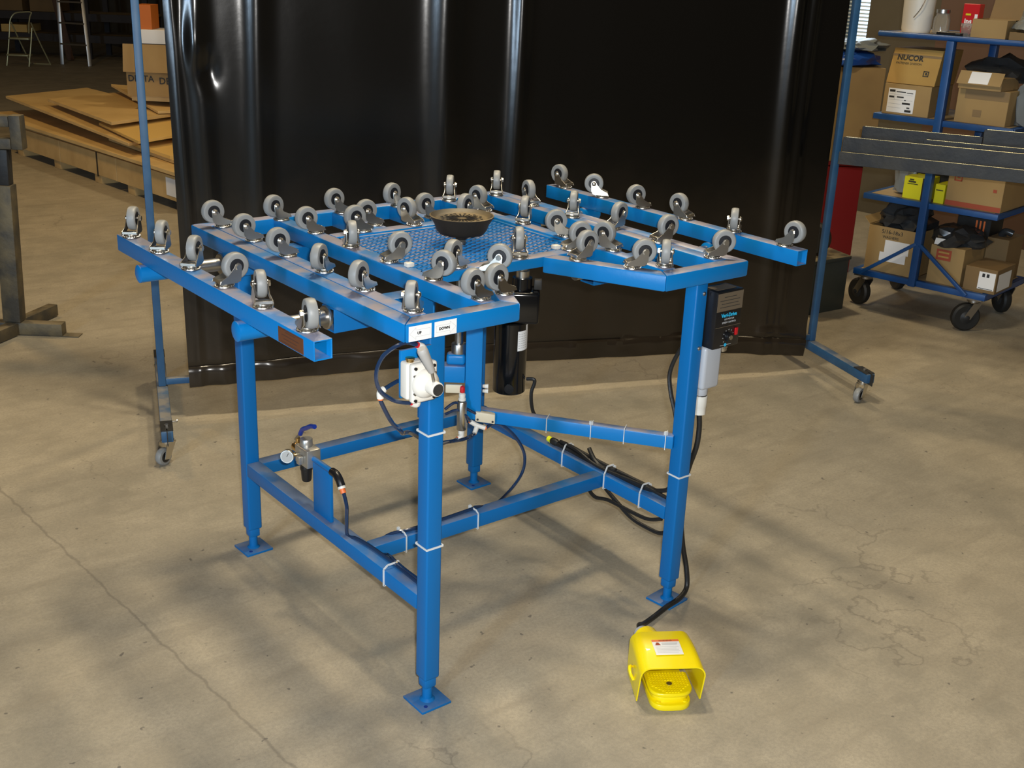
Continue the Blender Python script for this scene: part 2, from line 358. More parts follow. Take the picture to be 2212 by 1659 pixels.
# sleeves, sliding rods and stubs that carry the outer bars
for y in (.287, .783):
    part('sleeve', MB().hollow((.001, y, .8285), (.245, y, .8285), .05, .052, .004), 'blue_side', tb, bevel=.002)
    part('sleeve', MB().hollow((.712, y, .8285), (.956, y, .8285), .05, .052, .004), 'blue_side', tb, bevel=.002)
    part('slide_rod', MB().cyl((-.15, y, .832), (.09, y, .832), .0155), 'steel', tb)
    part('slide_rod', MB().cyl((.67, y, .832), (1.14, y, .832), .0155), 'steel', tb)
    part('rod_collar', MB().lathe([(.0225, -.004), (.025, -.002), (.025, .002), (.0225, .004)], (-.004, y, .832), (1, 0, 0)), 'steel', tb)
    for x0, x1 in ((-.205, -.135), (1.125, 1.19)):
        part('bar_stub', MB().lathe([(.014, 0), (.0205, .003), (.0205, x1-x0-.003), (.014, x1-x0)], (x0, y, .8345), (1, 0, 0), n=20), 'blue', tb)
# casters --------------------------------------------------------------
def caster_meshes():
    n = 48
    a = MB().lathe([(.0145, 0), (.0195, .0006), (.0203, .0018), (.0198, .0035), (.0175, .0046), (.015, .0075), (.0145, .0098)], (0, 0, 0), n=n)
    base = a.out('caster', smooth=40)
    b = MB()
    for i in range(20):
        t = 2*math.pi*i/20; b.lathe([(.0003, -.0011), (.0010, -.0006), (.0011, 0), (.0009, .0007), (.0003, .0011)], (.0192*math.cos(t), .0192*math.sin(t), .0046), n=6)
    balls = b.out('ball_race')
    f = MB()
    prof = [(-.0175, .0095), (.0200, .0095), (.0270, .0125), (.0310, .0200), (.0325, .0400), (.0308, .0452), (.0255, .0480), (.0205, .0458), (.0160, .0375), (.0040, .0240), (-.0145, .0155)]
    for s in (-1, 1):
        y0 = .0128*s; y1 = .0145*s; k = len(prof)
        spl = lambda x, z, y: (x, y+(s*.0035 if z < .02 else 0), z)
        vs = [spl(x, z, y0) for x, z in prof]+[spl(x, z, y1) for x, z in prof]
        f._faces(vs, [tuple(range(k)), tuple(range(2*k-1, k-1, -1))]+[(i, (i+1) % k, k+(i+1) % k, k+i) for i in range(k)])
    f.box((-.0150, -.0170, .0093), (.0155, .0170, .0112))
    f.lathe([(.0175, .0090), (.0182, .0098), (.0160, .0118), (.0090, .0128)], (0, 0, 0), n=24)
    f.box((-.0165, -.0165, .0100), (-.0145, .0165, .0165))
    fork = f.out('fork', .0005, 1, smooth=40)
    w_ = MB().lathe([(.0150, -.0080), (.0232, -.0100), (.0262, -.0086), (.0275, -.0045), (.0277, 0), (.0275, .0045), (.0262, .0086), (.0225, .0100), (.0150, .0080)], (.025, 0, .040), (0, 1, 0), n=36)
    wheel = w_.out('wheel', smooth=50)
    h = MB().lathe([(.0045, -.0094), (.0115, -.0088), (.0150, -.0088), (.0156, -.0080), (.0156, .0080), (.0150, .0088), (.0115, .0088), (.0045, .0094)], (.025, 0, .040), (0, 1, 0), n=28)
    hub = h.out('wheel_hub', smooth=30)
    x = MB().cyl((.025, -.0155, .040), (.025, .0155, .040), .0030, n=12).lathe([(.0062, -.0188), (.0066, -.0165), (.0066, -.0146)], (.025, 0, .040), (0, 1, 0), n=6).lathe([(.0066, .0146), (.0066, .0160), (.0046, .0180), (.002, .0188)], (.025, 0, .040), (0, 1, 0), n=14)
    ax = x.out('axle_bolt', smooth=30)
    for me, mm in ((base, 'chrome'), (balls, 'chrome'), (fork, 'chrome'), (wheel, 'rubber'), (hub, 'hub'), (ax, 'chrome')): me.materials.append(M[mm])
    return base, [('ball_race', balls), ('fork', fork), ('wheel', wheel), ('wheel_hub', hub), ('axle_bolt', ax)]
CB, CS = caster_meshes()
CASTERS = [(-.171, .893, 54), (-.171, .727, 51), (-.171, .560, 45), (-.169, .402, 2), (-.169, .233, 72), (-.168, .062, 255),
 (.058, .896, 180), (.056, .726, 183), (.058, .562, 183), (.059, .402, 216), (.060, .237, 207), (.061, .064, 228),
 (.215, .895, 195), (.220, .728, 180), (.222, .567, 246), (.224, .405, 348), (.225, .234, 294), (.224, .065, 189), (.288, .071, 186),
 (.392, .897, 186), (.330, .688, 180), (.390, .733, 177), (.565, .897, 195), (.477, .686, 105), (.567, .738, 183),
 (.734, .897, 51), (.655, .688, 198), (.736, .735, 102), (.899, .897, 51), (.899, .733, 78), (.735, .568, 42),
 (.500, .288, 57), (.357, .217, 309), (.330, .290, 204),
 (1.155, .890, 99), (1.157, .730, 138), (1.156, .560, 168), (.898, .562, 45), (.736, .403, 153), (.654, .291, 342), (.605, .206, 357),
 (.740, .233, 111), (.898, .404, 12), (.899, .240, 351), (.664, .088, 330), (.742, .064, 225), (.898, .062, 330),
 (1.155, .395, 96), (1.156, .225, 219), (1.152, .055, 276)]
for x, y, th in CASTERS:
    c = bpy.data.objects.new('caster', CB); COL.objects.link(c); c.parent = tb; c.location = (x-.478, y-.478, H-.0003); c.rotation_euler = (0, 0, math.radians(th))
    for nm, me in CS:
        q = bpy.data.objects.new(nm, me); COL.objects.link(q); q.parent = c
# expanded metal floor
def mesh_panel():
    mb = MB(); LW, SW = .040, .018; x0, x1, y0, y1 = .2425, .7145, .3075, .667; z = .884
    nx = int((x1-x0)/(LW/2)); ny = int((y1-y0)/(SW/2))
    for i in range(nx):
        for j in range(ny):
            a = Vector((x0+i*LW/2, y0+j*SW/2, z))
            if (i+j) % 2 == 0: b = Vector((x0+(i+1)*LW/2, y0+(j+1)*SW/2, z))
            else: a = Vector((x0+i*LW/2, y0+(j+1)*SW/2, z)); b = Vector((x0+(i+1)*LW/2, y0+j*SW/2, z))
            mb.bar(a, b, .0036, .0034)
    return mb
part('expanded_metal_panel', mesh_panel(), 'blue', tb, kind='stuff')
rim = MB().box((.2415, .307, .880), (.7155, .318, .8885)).box((.2415, .657, .880), (.7155, .6675, .8885)).box((.2415, .307, .880), (.2525, .6675, .8885)).box((.7045, .307, .880), (.7155, .6675, .8885))
part('panel_frame', rim, 'blue', tb, bevel=.001)
for x, y in ((.236, .350), (.628, .316)):
    part('stop_block', MB().box((x-.006, y-.009, H), (x+.012, y+.006, H+.009)), 'white_pl', tb, 'white plastic stop block', bevel=.001)
# bowl and spindle
c0 = (.481, .489)
bowl = part('bowl', MB().lathe([(.012, -.003), (.016, .003), (.036, .0085), (.054, .013), (.061, .022), (.066, .036), (.0765, .053), (.0775, .0555), (.074, .0562), (.064, .0500), (.058, .0480), (.001, .0480)], (*c0, .9), n=56), 'cup', tb, 'black rubber bowl with a dusty brown face', smooth=40)
rb = MB()
for i in range(24):
    t = 2*math.pi*i/24; d = Vector((math.cos(t), math.sin(t), 0)); k = .046 if i % 2 == 0 else .038
    rb.bar(Vector((*c0, .9483))+d*.012, Vector((*c0, .9483))+d*k, .0034, .0012)
    if i % 2: rb.cyl(Vector((*c0, .9475))+d*.048, Vector((*c0, .9490))+d*.048, .0036, n=10)
part('grip_slots', rb, 'black', bowl)
part('spindle_fitting', MB().lathe([(.0105, .868), (.0125, .870), (.0125, .879), (.0095, .880), (.0095, .884), (.012, .885), (.012, .892)], (*c0, 0), n=12), 'chrome', tb)
part('spindle', MB().cyl((*c0, .62), (*c0, .880), .0105), 'steel', tb)
part('shaft_collar', MB().lathe([(.0155, .608), (.0185, .610), (.0185, .632), (.0175, .634), (.012, .634)], (*c0, 0)), 'steel', tb)
# lift bracket (two uprights with a bridge)
e1 = Vector((.786, -.618, 0)); e2 = Vector((.618, .786, 0)); CC = Vector((c0[0], c0[1], 0))
def ebox(a0, a1, b0, b1, z0, z1): return MB().obox(CC+e1*a0+e2*b0+Vector((0, 0, z0)), e1*(a1-a0), e2*(b1-b0), (0, 0, z1-z0))
part('upright', ebox(.018, .060, -.020, .018, .438, .867), 'blue', tb, bevel=.003)
part('upright', ebox(-.100, -.060, -.020, .018, .438, .867), 'blue', tb, bevel=.003)
part('bridge', ebox(-.0605, .0175, -.020, .018, .536, .579), 'blue', tb, bevel=.002)
part('bearing_block', ebox(-.030, .0175, -.014, .018, .5795, .608), 'blue', tb, bevel=.008, seg=3)
lb = part('upper_bar', MB().bar((.823, .060, .4435), (.532, .462, .4435), .026, .034), 'blue', tb, bevel=.003)
part('anchor', MB().cyl(Vector((.531, .452, .522)), Vector((.531, .452, .522))+e1*.014, .004, .006, n=8).cyl(Vector((.531, .452, .509)), Vector((.531, .452, .509))+e1*.014, .004, .006, n=8), 'white_pl', tb)
# legs, foot plates, rails
lx, ly, LW_, LD = .077, .0304, .7445, .838
for i, (ax, ay) in enumerate(((0, 0), (0, LD), (LW_, 0), (LW_, LD))):
    x, y = lx+ax, ly+ay
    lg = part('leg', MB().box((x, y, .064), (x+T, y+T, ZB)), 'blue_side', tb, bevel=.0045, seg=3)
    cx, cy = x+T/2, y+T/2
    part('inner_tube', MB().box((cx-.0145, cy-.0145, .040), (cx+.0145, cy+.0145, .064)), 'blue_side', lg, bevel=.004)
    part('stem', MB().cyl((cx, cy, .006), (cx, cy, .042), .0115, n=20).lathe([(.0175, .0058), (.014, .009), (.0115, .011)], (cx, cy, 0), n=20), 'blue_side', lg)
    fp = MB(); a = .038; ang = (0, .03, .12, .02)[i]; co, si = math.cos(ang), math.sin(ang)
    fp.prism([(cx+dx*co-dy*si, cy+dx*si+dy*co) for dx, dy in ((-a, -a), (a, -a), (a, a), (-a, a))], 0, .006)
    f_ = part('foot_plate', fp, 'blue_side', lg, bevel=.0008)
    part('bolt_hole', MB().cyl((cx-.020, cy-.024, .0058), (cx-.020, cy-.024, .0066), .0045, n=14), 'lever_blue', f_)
RZ0, RZ1 = .226, .263
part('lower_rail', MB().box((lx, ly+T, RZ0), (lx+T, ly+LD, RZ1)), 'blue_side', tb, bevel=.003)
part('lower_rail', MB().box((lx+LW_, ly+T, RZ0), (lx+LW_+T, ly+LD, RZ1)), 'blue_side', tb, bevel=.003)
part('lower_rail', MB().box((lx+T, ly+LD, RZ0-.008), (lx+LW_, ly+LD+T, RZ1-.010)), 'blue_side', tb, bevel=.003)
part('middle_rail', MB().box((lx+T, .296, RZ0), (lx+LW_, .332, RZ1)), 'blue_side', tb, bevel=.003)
# labels on the front tube
YL = Vector((0, -1, 0))
for x0, x1, word, dr in ((.0085, .0595, 'UP', -1), (.0665, .1175, 'DOWN', 1)):
    lab = part('direction_label', MB().box((x0, -.0006, .8572), (x1, 0, .8868)), 'paper', left_front, 'white paper label reading %s with an outlined arrow' % word)
    xm = (x0+x1)/2; z0, z1, zc = .8655, .8785, .872
    tail = xm-dr*.022; sh = xm+dr*.010; tip = xm+dr*.0235; zz = (.8605, .8835)
    ol = [(tail, z0), (tail, z1), (sh, z1), (sh, zz[1]), (tip, zc), (sh, zz[0]), (sh, z0)]
    mb = MB()
    for i in range(len(ol)):
        p, q = ol[i], ol[(i+1) % len(ol)]; mb.bar((p[0], -.0007, p[1]), (q[0], -.0007, q[1]), .0004, .0004, up=(0, 1, 0))
    base = root_loc(tb)
    lab2 = bpy.data.objects.new('x', None); bpy.data.objects.remove(lab2)
    part('arrow_outline', mb, 'thin_ink', left_front)
    text(word, .0074, (xm-(.002 if dr < 0 else .003), -.0008, .8695), (1, 0, 0), (0, 0, 1), 'ink', left_front, bold=.0003, align='CENTER')
# copper nameplate on the left outer bar
np_ = part('nameplate', MB().box((-.1910, .037, .8575), (-.1898, .131, .8870)), 'copper', tb, 'copper coloured nameplate with engraved lines')
mb = MB()
for i, (a, b) in enumerate(((.048, .122), (.060, .110), (.052, .118), (.066, .104))): mb.box((-.1913, a, .8605+i*.0068), (-.1909, b, .8618+i*.0068))
mb.box((-.1913, .042, .8845), (-.1909, .126, .8858)); part('engraving', mb, 'copper_ink', np_)
# zip ties
def tie_z(x0, y0, x1, y1, z, par, name='cable_tie', knob=True, k=.0015):
    mb = MB(); pts = [(x0-k, y0-k), (x1+k, y0-k), (x1+k, y1+k), (x0-k, y1+k)]
    for i in range(4):
        p, q = pts[i], pts[(i+1) % 4]; mb.bar((*p, z), (*q, z), .0018, .0042)
    return part(name, mb, 'tie', par)
def tie_rail(c, axis, w2, h0, h1, par, knob=1, k=.0015, arch=0):
    """loop around a rail: c = centre (x, y), axis = direction the rail runs (0 = x, 1 = y)"""
    mb = MB(); a = w2+k; P = []
    cs = [(-a, h0-k), (a, h0-k), (a, h1+k), (a*.5, h1+k+arch), (-a*.5, h1+k+arch), (-a, h1+k)]
    for s, z in cs: P.append((c[0], c[1]+s, z) if axis == 0 else (c[0]+s, c[1], z))
    for i in range(len(P)): mb.bar(P[i], P[(i+1) % len(P)], .004, .0018, up=(1, 0, 0) if axis == 0 else (0, 1, 0))
    if knob: q = Vector(P[3])*.5+Vector(P[2])*.5; mb.box(q-Vector((.003, .003, .002)), q+Vector((.003, .003, .007)))
    return part('cable_tie', mb, 'tie', par)
tie_z(lx, ly, lx+T, ly+T, .641, tb); tie_z(lx, ly, lx+T, ly+T, .386, tb); tie_z(lx+LW_, ly, lx+LW_+T, ly+T, .356, tb)
ud = (Vector((.532, .462, 0))-Vector((.823, .060, 0))).normalized(); un = Vector((ud.y, -ud.x, 0))
for px_, kn in ((.637, 0), (.703, 1), (.752, 0), (.812, 1)):
    t = (px_-.823)/(-.291); c = Vector((.823, .060, .4435)).lerp(Vector((.532, .462, .4435)), t); mb = MB()
    q = [c+un*(a*.0145)+Vector((0, 0, b*.0185)) for a, b in ((-1, -1), (1, -1), (1, 1), (-1, 1))]
    for i in range(4): mb.bar(q[i], q[(i+1) % 4], .004, .0018, up=ud)
    if kn: mb.box(q[3]+Vector((-.002, -.002, 0)), q[3]+Vector((.005, .005, .009)))
    part('cable_tie', mb, 'tie', tb)
for y in (.461, .291, .157): tie_rail((lx+LW_+T/2, y), 1, T/2, RZ0, RZ1, tb, arch=.022)
for x, kn in ((.409, 1), (.201, 1)): tie_rail((x, .314), 0, .018, RZ0, RZ1, tb, kn, arch=.006)
tie_rail((lx+T/2, .194), 1, T/2, RZ0, RZ1, tb, 1, arch=.008)
# motor and gearbox
mt = part('gear_motor', MB().lathe([(.040, .463), (.0425, .465), (.0425, .500), (.0430, .502), (.0430, .655), (.040, .658)], (.667, .516, 0), n=40), 'gloss_black', tb, 'black cylindrical gear motor')
G = Vector((.667, .516, 0))+e1*.012
part('gearbox', MB().obox(G-e1*.046-e2*.040+Vector((0, 0, .658)), e1*.104, e2*.08, (0, 0, .083)), 'gloss_black', mt, bevel=.008, seg=3)
G2 = Vector((.667, .516, 0))+e1*.024
part('output_flange', MB().cyl(G2+Vector((0, 0, .741)), G2+Vector((0, 0, .772)), .0255, n=28), 'gloss_black', mt)
part('output_shaft', MB().lathe([(.0175, .772), (.0175, .790), (.012, .792), (.012, .866)], G2), 'chrome', mt)
part('sensor_block', MB().obox(G2+e1*.030-e2*.01+Vector((0, 0, .742)), e1*.020, e2*.02, (0, 0, .026)), 'dark_steel', mt, bevel=.002)
ml = MB(); cen = Vector((.667, .516, 0))
for k in range(6):
    def pt(a, z): a = math.radians(a); return cen+Vector((math.cos(a)*.0436, math.sin(a)*.0436, z))
    a0, a1 = -104+k*9, -104+(k+1)*9
    ml._faces([pt(a0, .585), pt(a1, .585), pt(a1, .638 if k < 4 else .652), pt(a0, .638 if k < 4 else .652)], [(0, 1, 2, 3)])
part('rating_label', ml, 'paper', mt, 'silver white rating label')
ml = MB()
for r in range(7):
    z = .592+r*.0062
    for k in range(4):
        def pt(a, z): a = math.radians(a); return cen+Vector((math.cos(a)*.0439, math.sin(a)*.0439, z))
        a0, a1 = -101+k*10, -101+k*10+7; ml._faces([pt(a0, z), pt(a1, z), pt(a1, z+.0018), pt(a0, z+.0018)], [(0, 1, 2, 3)])
part('label_print', ml, 'thin_ink', mt)
part('motor_cable', MB().hose([(.702, .486, .497), (.712, .470, .499), (.714, .468, .488), (.709, .473, .460), (.712, .471, .420), (.720, .463, .395), (.74, .43, .37)], .0048), 'cable', tb)
d = Vector((-.62, -.78, 0)); part('brush_cap', MB().cyl(cen+d*.0415+Vector((0, 0, .482)), cen+d*.0445+Vector((0, 0, .482)), .0125, n=20), 'black', mt)
# pneumatic cylinder, muffler and fittings
cy0 = Vector((.468, .452, 0))
cyl = part('air_cylinder', MB().lathe([(.0115, .418), (.0125, .420), (.0125, .492), (.0115, .494)], cy0), 'chrome', tb)
part('muffler', MB().lathe([(.004, .517), (.0065, .519), (.0065, .527), (.0055, .533), (.001, .536)], cy0, n=16), 'red', tb, 'red exhaust muffler')
part('push_fitting', MB().lathe([(.008, .496), (.0095, .497), (.0095, .503), (.0075, .504), (.0085, .510), (.0085, .514), (.005, .517)], cy0, n=14), 'white_pl', tb)
part('push_fitting', MB().lathe([(.006, .404), (.008, .406), (.008, .418)], cy0, n=14).hose([cy0+Vector((0, 0, .410)), cy0+Vector((-.004, -.006, .402)), cy0+Vector((-.012, -.004, .398))], .0068, n=10), 'white_pl', tb)
part('sensor_bracket', ebox(-.030, .012, -.030, -.021, .512, .534), 'cream', tb, bevel=.002)
fb = part('flow_block', MB().obox(Vector((.5, .4385, .437)), e1*.050+Vector((0, 0, -.006)), e2*.020, (0, 0, .026)), 'cream', tb, 'cream plastic valve block', bevel=.0025)
fbx = [Vector((.5, .4385, .437))+e1*a+Vector((0, 0, b)) for a, b in ((.006, .006), (.044, .001))]
mb = MB()
for q in fbx: mb.cyl(q-e2*.0015, q+e2*.002, .0028, n=10)
part('screw', mb, 'ink', fb)
tee = Vector((.507, .438, .425))
part('tee_fitting', MB().cyl(tee, tee-e1*.018+Vector((0, 0, .010)), .0062, n=12).cyl(tee, tee+e1*.020+Vector((0, 0, -.006)), .0062, n=12).cyl(tee, tee-e1*.006+Vector((0, 0, -.020)), .0062, n=12), 'white_pl', tb)
part('release_collar', MB().cyl(tee-e1*.018+Vector((0, 0, .010)), tee-e1*.021+Vector((0, 0, .0115)), .0052, n=12).cyl(tee+e1*.020+Vector((0, 0, -.006)), tee+e1*.023+Vector((0, 0, -.007)), .0052, n=12).cyl(tee-e1*.006+Vector((0, 0, -.020)), tee-e1*.0068+Vector((0, 0, -.023)), .0052, n=12), 'orange', tb)
hz = lambda pts, r=.0036: part('air_hose', MB().hose(pts, r), 'hose', tb)
hz([tee+e1*.021+Vector((0, 0, -.006)), (.565, .429, .421), (.598, .402, .390), (.620, .384, .340), (.618, .386, .287), (.588, .396, .240), (.50, .345, .246), (.420, .322, .268), (.409, .318, .269), (.30, .316, .267), (.201, .316, .267)], .0042)
hz([(.43, .472, .474), (.453, .458, .492), (.480, .446, .473), (.502, .440, .458)])
hz([(.43, .470, .462), (.455, .452, .474), (.475, .440, .455), (.492, .447, .436)])
# ---- hand valve on the front-left leg
vp = part('valve_plate', MB().box((.006, .0225, .738), (.0768, .0298, .834)), 'blue', tb, bevel=.001)
vb = part('hand_valve', MB().box((.003, -.004, .742), (.064, .0222, .816)), 'valve', tb, 'white hand lever air valve', bevel=.005, seg=3)
part('valve_cover', MB().box((.005, -.0205, .739), (.062, -.004, .818)), 'valve', vb, bevel=.006, seg=3)
vc = Vector((.032, -.0205, .778))
part('valve_nose', MB().lathe([(.0290, 0), (.0285, .004), (.0250, .012), (.0165, .018), (.0140, .020), (.0140, .042), (.0128, .044)], vc, (0, -1, 0), n=36), 'valve', vb, smooth=45)
part('nose_cap', MB().cyl(vc+Vector((0, -.0435, 0)), vc+Vector((0, -.0450, 0)), .0115, n=24), 'dark_steel', vb)
for dx, dz in ((-.021, .032), (.021, .032), (-.021, -.032), (.021, -.032), (-.022, .017), (.023, .017), (-.022, -.018)):
    big = abs(dz) > .02
    part('screw', MB().cyl(vc+Vector((dx, .001, dz)), vc+Vector((dx, -.0022, dz)), .0032, n=12), 'black' if big else 'steel', vb)
part('brass_plug', MB().lathe([(.0075, .816), (.0075, .820), (.009, .821), (.009, .824), (.004, .8245)], (.016, .006, 0), n=18), 'brass', vb)
h0, h1 = Vector((.031, -.053, .786)), Vector((.0235, -.055, .815)); h2 = Vector((.000, -.055, .862))
lv = part('lever', MB().cyl(h0, h1, .0030, n=12), 'steel', vb)
hd = (h2-h1)
part('lever_grip', MB().lathe([(.0055, -.003), (.0068, 0), (.0085, .018), (.0103, hd.length-.010), (.0100, hd.length-.003), (.0080, hd.length)], h1, hd, n=24), 'grey_grip', vb, 'grey plastic lever grip')
def elbow(p, a, b, ring='orange', r=.0072):
    p, a, b = Vector(p), Vector(a), Vector(b)
    e = part('elbow_fitting', MB().hose([p+a*.012, p, p+b*.012], r, n=12, sub=5), 'white_pl', tb)
    part('release_collar', MB().cyl(p+b*.012, p+b*.0155, r*.8, n=14), ring, e)
elbow((.046, .008, .838), (0, 0, -1), (-.8, .1, .45), 'red'); elbow((.032, .006, .727), (0, 0, 1), (-.85, .1, .35), 'red')
elbow((-.022, .050, .748), (.7, .1, .3), (0, 0, -1))
hz([(.034, .010, .845), (.006, .012, .853), (-.035, .014, .837), (-.052, .016, .805), (-.045, .016, .768), (-.014, .012, .741), (.018, .008, .731)], .0040)
hz([(-.012, .052, .752), (.02, .056, .760), (.06, .058, .765)], .004)
hz([(-.022, .050, .733), (-.018, .05, .722), (.006, .056, .680), (.040, .072, .645), (.062, .10, .626), (.15, .20, .570), (.30, .34, .455), (.387, .401, .421), (.440, .410, .412), (.480, .425, .408), (tee-e1*.0065+Vector((0, 0, -.022)))], .0045)
hz([(.345, .42, .415), (.37, .43, .410), (.39, .44, .405), (.43, .440, .400), (cy0+Vector((-.012, -.004, .398)))], .0040)
part('release_collar', MB().cyl(cy0+Vector((-.012, -.004, .398)), cy0+Vector((-.016, -.003, .3965)), .006, n=12), 'orange', tb)
# ---- regulator on the left rail
bp = part('regulator_bracket', MB().box((.092, .454, .263), (.100, .536, .391)), 'blue_side', tb, bevel=.001)
rg = part('air_regulator', MB().box((.077, .536, .374), (.115, .596, .420)), 'alu', tb, 'grey aluminium air regulator', bevel=.003)
part('adjust_knob', MB().lathe([(.0150, .420), (.0155, .423), (.0150, .436), (.0135, .438)], (.096, .572, 0), n=28), 'alu', rg)
part('port_boss', MB().box((.064, .552, .382), (.077, .566, .402)), 'alu', rg, bevel=.002)
part('filter_bowl', MB().lathe([(.0130, .374), (.0145, .368), (.0135, .350), (.0120, .330), (.0105, .326)], (.096, .575, 0), n=24), 'black', rg)
part('drain_rib', MB().lathe([(.0150, .356), (.0155, .360), (.0150, .364)], (.096, .575, 0), n=24), 'black', rg)
gd = Vector((-.66, -.70, .15)).normalized(); gc = Vector((.054, .592, .393))
gg = part('pressure_gauge', MB().lathe([(.0145, -.012), (.0160, -.010), (.0165, 0), (.0158, .002)], gc, gd, n=30), 'chrome', rg)
gd_ = part('gauge_dial', MB().cyl(gc+gd*.0020, gc+gd*.0026, .0138, n=28), 'dial', gg); part('gauge_needle', MB().bar(gc+gd*.0029, gc+gd*.0029+Vector((.3, -.3, .9)).normalized()*.010, .0012, .0004, up=gd), 'ink', gg); part('gauge_stem', MB().cyl(gc, (.085, .585, .395), .005, n=12), 'brass', gg) if False else part('gauge_stem', MB().cyl(gc-gd*.01, (.080, .590, .394), .005, n=12), 'brass', rg)
part('ball_valve', MB().cyl((.096, .596, .398), (.096, .632, .398), .0095, n=8).lathe([(.0115, .600), (.0125, .606), (.0125, .622), (.0115, .628)], (.096, 0, .398), (0, 1, 0), n=20).cyl((.096, .614, .405), (.096, .614, .424), .006, n=12), 'brass', rg)
part('valve_lever', MB().hose([(.094, .622, .418), (.093, .612, .428), (.092, .598, .438), (.092, .588, .450)], .0035, n=8), 'steel', rg)
part('lever_sleeve', MB().hose([(.092, .594, .442), (.092, .582, .458), (.091, .560, .470), (.090, .536, .483), (.090, .518, .488)], .0058, n=10), 'lever_blue', rg, 'dark blue vinyl lever sleeve')
part('outlet_pipe', MB().cyl((.096, .536, .3975), (.096, .446, .3975), .0065, n=16), 'blue_side', tb)
part('swivel_fitting', MB().hose([(.096, .450, .3975), (.096, .432, .397), (.096, .418, .389), (.096, .408, .376)], .0098, n=12), 'black', tb)
part('hose_barb', MB().cyl((.096, .409, .377), (.096, .405, .371), .0092, n=16), 'white_pl', tb); part('release_collar', MB().cyl((.096, .405, .371), (.096, .399, .362), .0068, n=14), 'orange', tb)
hz([(.096, .399, .364), (.094, .382, .335), (.093, .381, .295), (.094, .380, .262), (.098, .345, .2675), (.104, .29, .268), (.106, .22, .268), (.104, .15, .268), (.103, .072, .267)], .0044)
hz([(.28, .300, .268), (.215, .312, .270), (.175, .330, .262), (.150, .345, .235), (.135, .31, .232), (.122, .25, .262), (.110, .20, .2715), (.108, .15, .271), (.108, .072, .272)], .0040)
# ---- speed controller on the right leg
cb = part('speed_controller', MB().box((.8605, 0, .688), (.950, .058, .828)), 'black', tb, 'black motor speed control box', bevel=.003)
part('top_label', MB().box((.872, .012, .8285), (.938, .046, .829)), 'silver_label', cb)
part('face_label', MB().box((.862, -.0006, .780), (.949, -.0001, .824)), 'silver_label', cb)
mb = MB()
for i, (a, b) in enumerate(((.872, .940), (.876, .934), (.870, .938), (.884, .926))): mb.box((a, -.0009, .789+i*.008), (b, -.0005, .7903+i*.008))
part('label_print', mb, 'ink', cb)
text('Vari-Drive', .0125, (.906, -.0006, .765), (1, 0, 0), (0, 0, 1), 'cyan_ink', cb, bold=.0005, align='CENTER')
text('DC MOTOR', .0062, (.908, -.0006, .757), (1, 0, 0), (0, 0, 1), 'thin_ink', cb, align='CENTER')
text('SPEED CONTROL', .0062, (.908, -.0006, .749), (1, 0, 0), (0, 0, 1), 'thin_ink', cb, align='CENTER')
part('trim_line', MB().box((.863, -.0008, .7405), (.949, 0, .7415)), 'silver_label', cb)
part('speed_knob', MB().lathe([(.0115, 0), (.0105, .008), (.0065, .009)], (.910, 0, .714), (0, -1, 0), n=24), 'black', cb)
part('knob_cap', MB().cyl((.910, -.009, .714), (.910, -.0105, .714), .0058, n=18), 'chrome', cb)
part('rocker_switch', MB().box((.931, -.004, .715), (.940, 0, .733)), 'red', cb, bevel=.001)
mb = MB()
for k in range(9):
    t = math.radians(-40+k*32); p = Vector((.910+math.cos(t)*.018, -.0006, .714+math.sin(t)*.018)); mb.box(p-Vector((.001, .0003, .001)), p+Vector((.001, 0, .001)))
mb.box((.885, -.0008, .6945), (.898, -.0002, .6955)); mb.box((.908, -.0008, .6945), (.922, -.0002, .6955)); part('scale_marks', mb, 'thin_ink', cb)
part('emblem', MB().lathe([(.0042, 0), (.0042, .0006)], (.903, 0, .6950), (0, -1, 0), n=18), 'cyan_ink', cb)
for z in (.821, .687):
    part('bolt', MB().lathe([(.0052, 0), (.0048, .002), (.003, .0035)], (.8465, ly, z), (0, -1, 0), n=14), 'steel', tb)
part('hub_fitting', MB().cyl((.930, .030, .688), (.930, .030, .676), .012, n=16).cyl((.930, .030, .676), (.932, .030, .668), .010, n=16), 'chrome', tb)
jb = part('conduit_body', MB().prism([(.861, .020), (.921, .020), (.921, .062), (.861, .062)], .578, .6875), 'pvc', tb, 'grey plastic conduit body', bevel=.009, seg=4)
part('conduit_hub', MB().lathe([(.0165, .560), (.0178, .562), (.0178, .584)], (.884, .045, 0), n=28), 'pvc', jb)
part('seal_ring', MB().cyl((.884, .042, .5575), (.884, .042, .5600), .0142, n=28), 'black', jb)
part('gland_nut', MB().lathe([(.0120, .508), (.0180, .510), (.0185, .530), (.0192, .531), (.0192, .556), (.0165, .558)], (.884, .045, 0), n=12), 'white_pl', jb)
part('control_cable', MB().hose([(.885, .085, .69), (.884, .112, .665), (.884, .138, .62), (.884, .150, .575), (.884, .140, .53), (.880, .118, .49), (.874, .092, .43), (.870, .075, .36)], .0055), 'cable', tb)
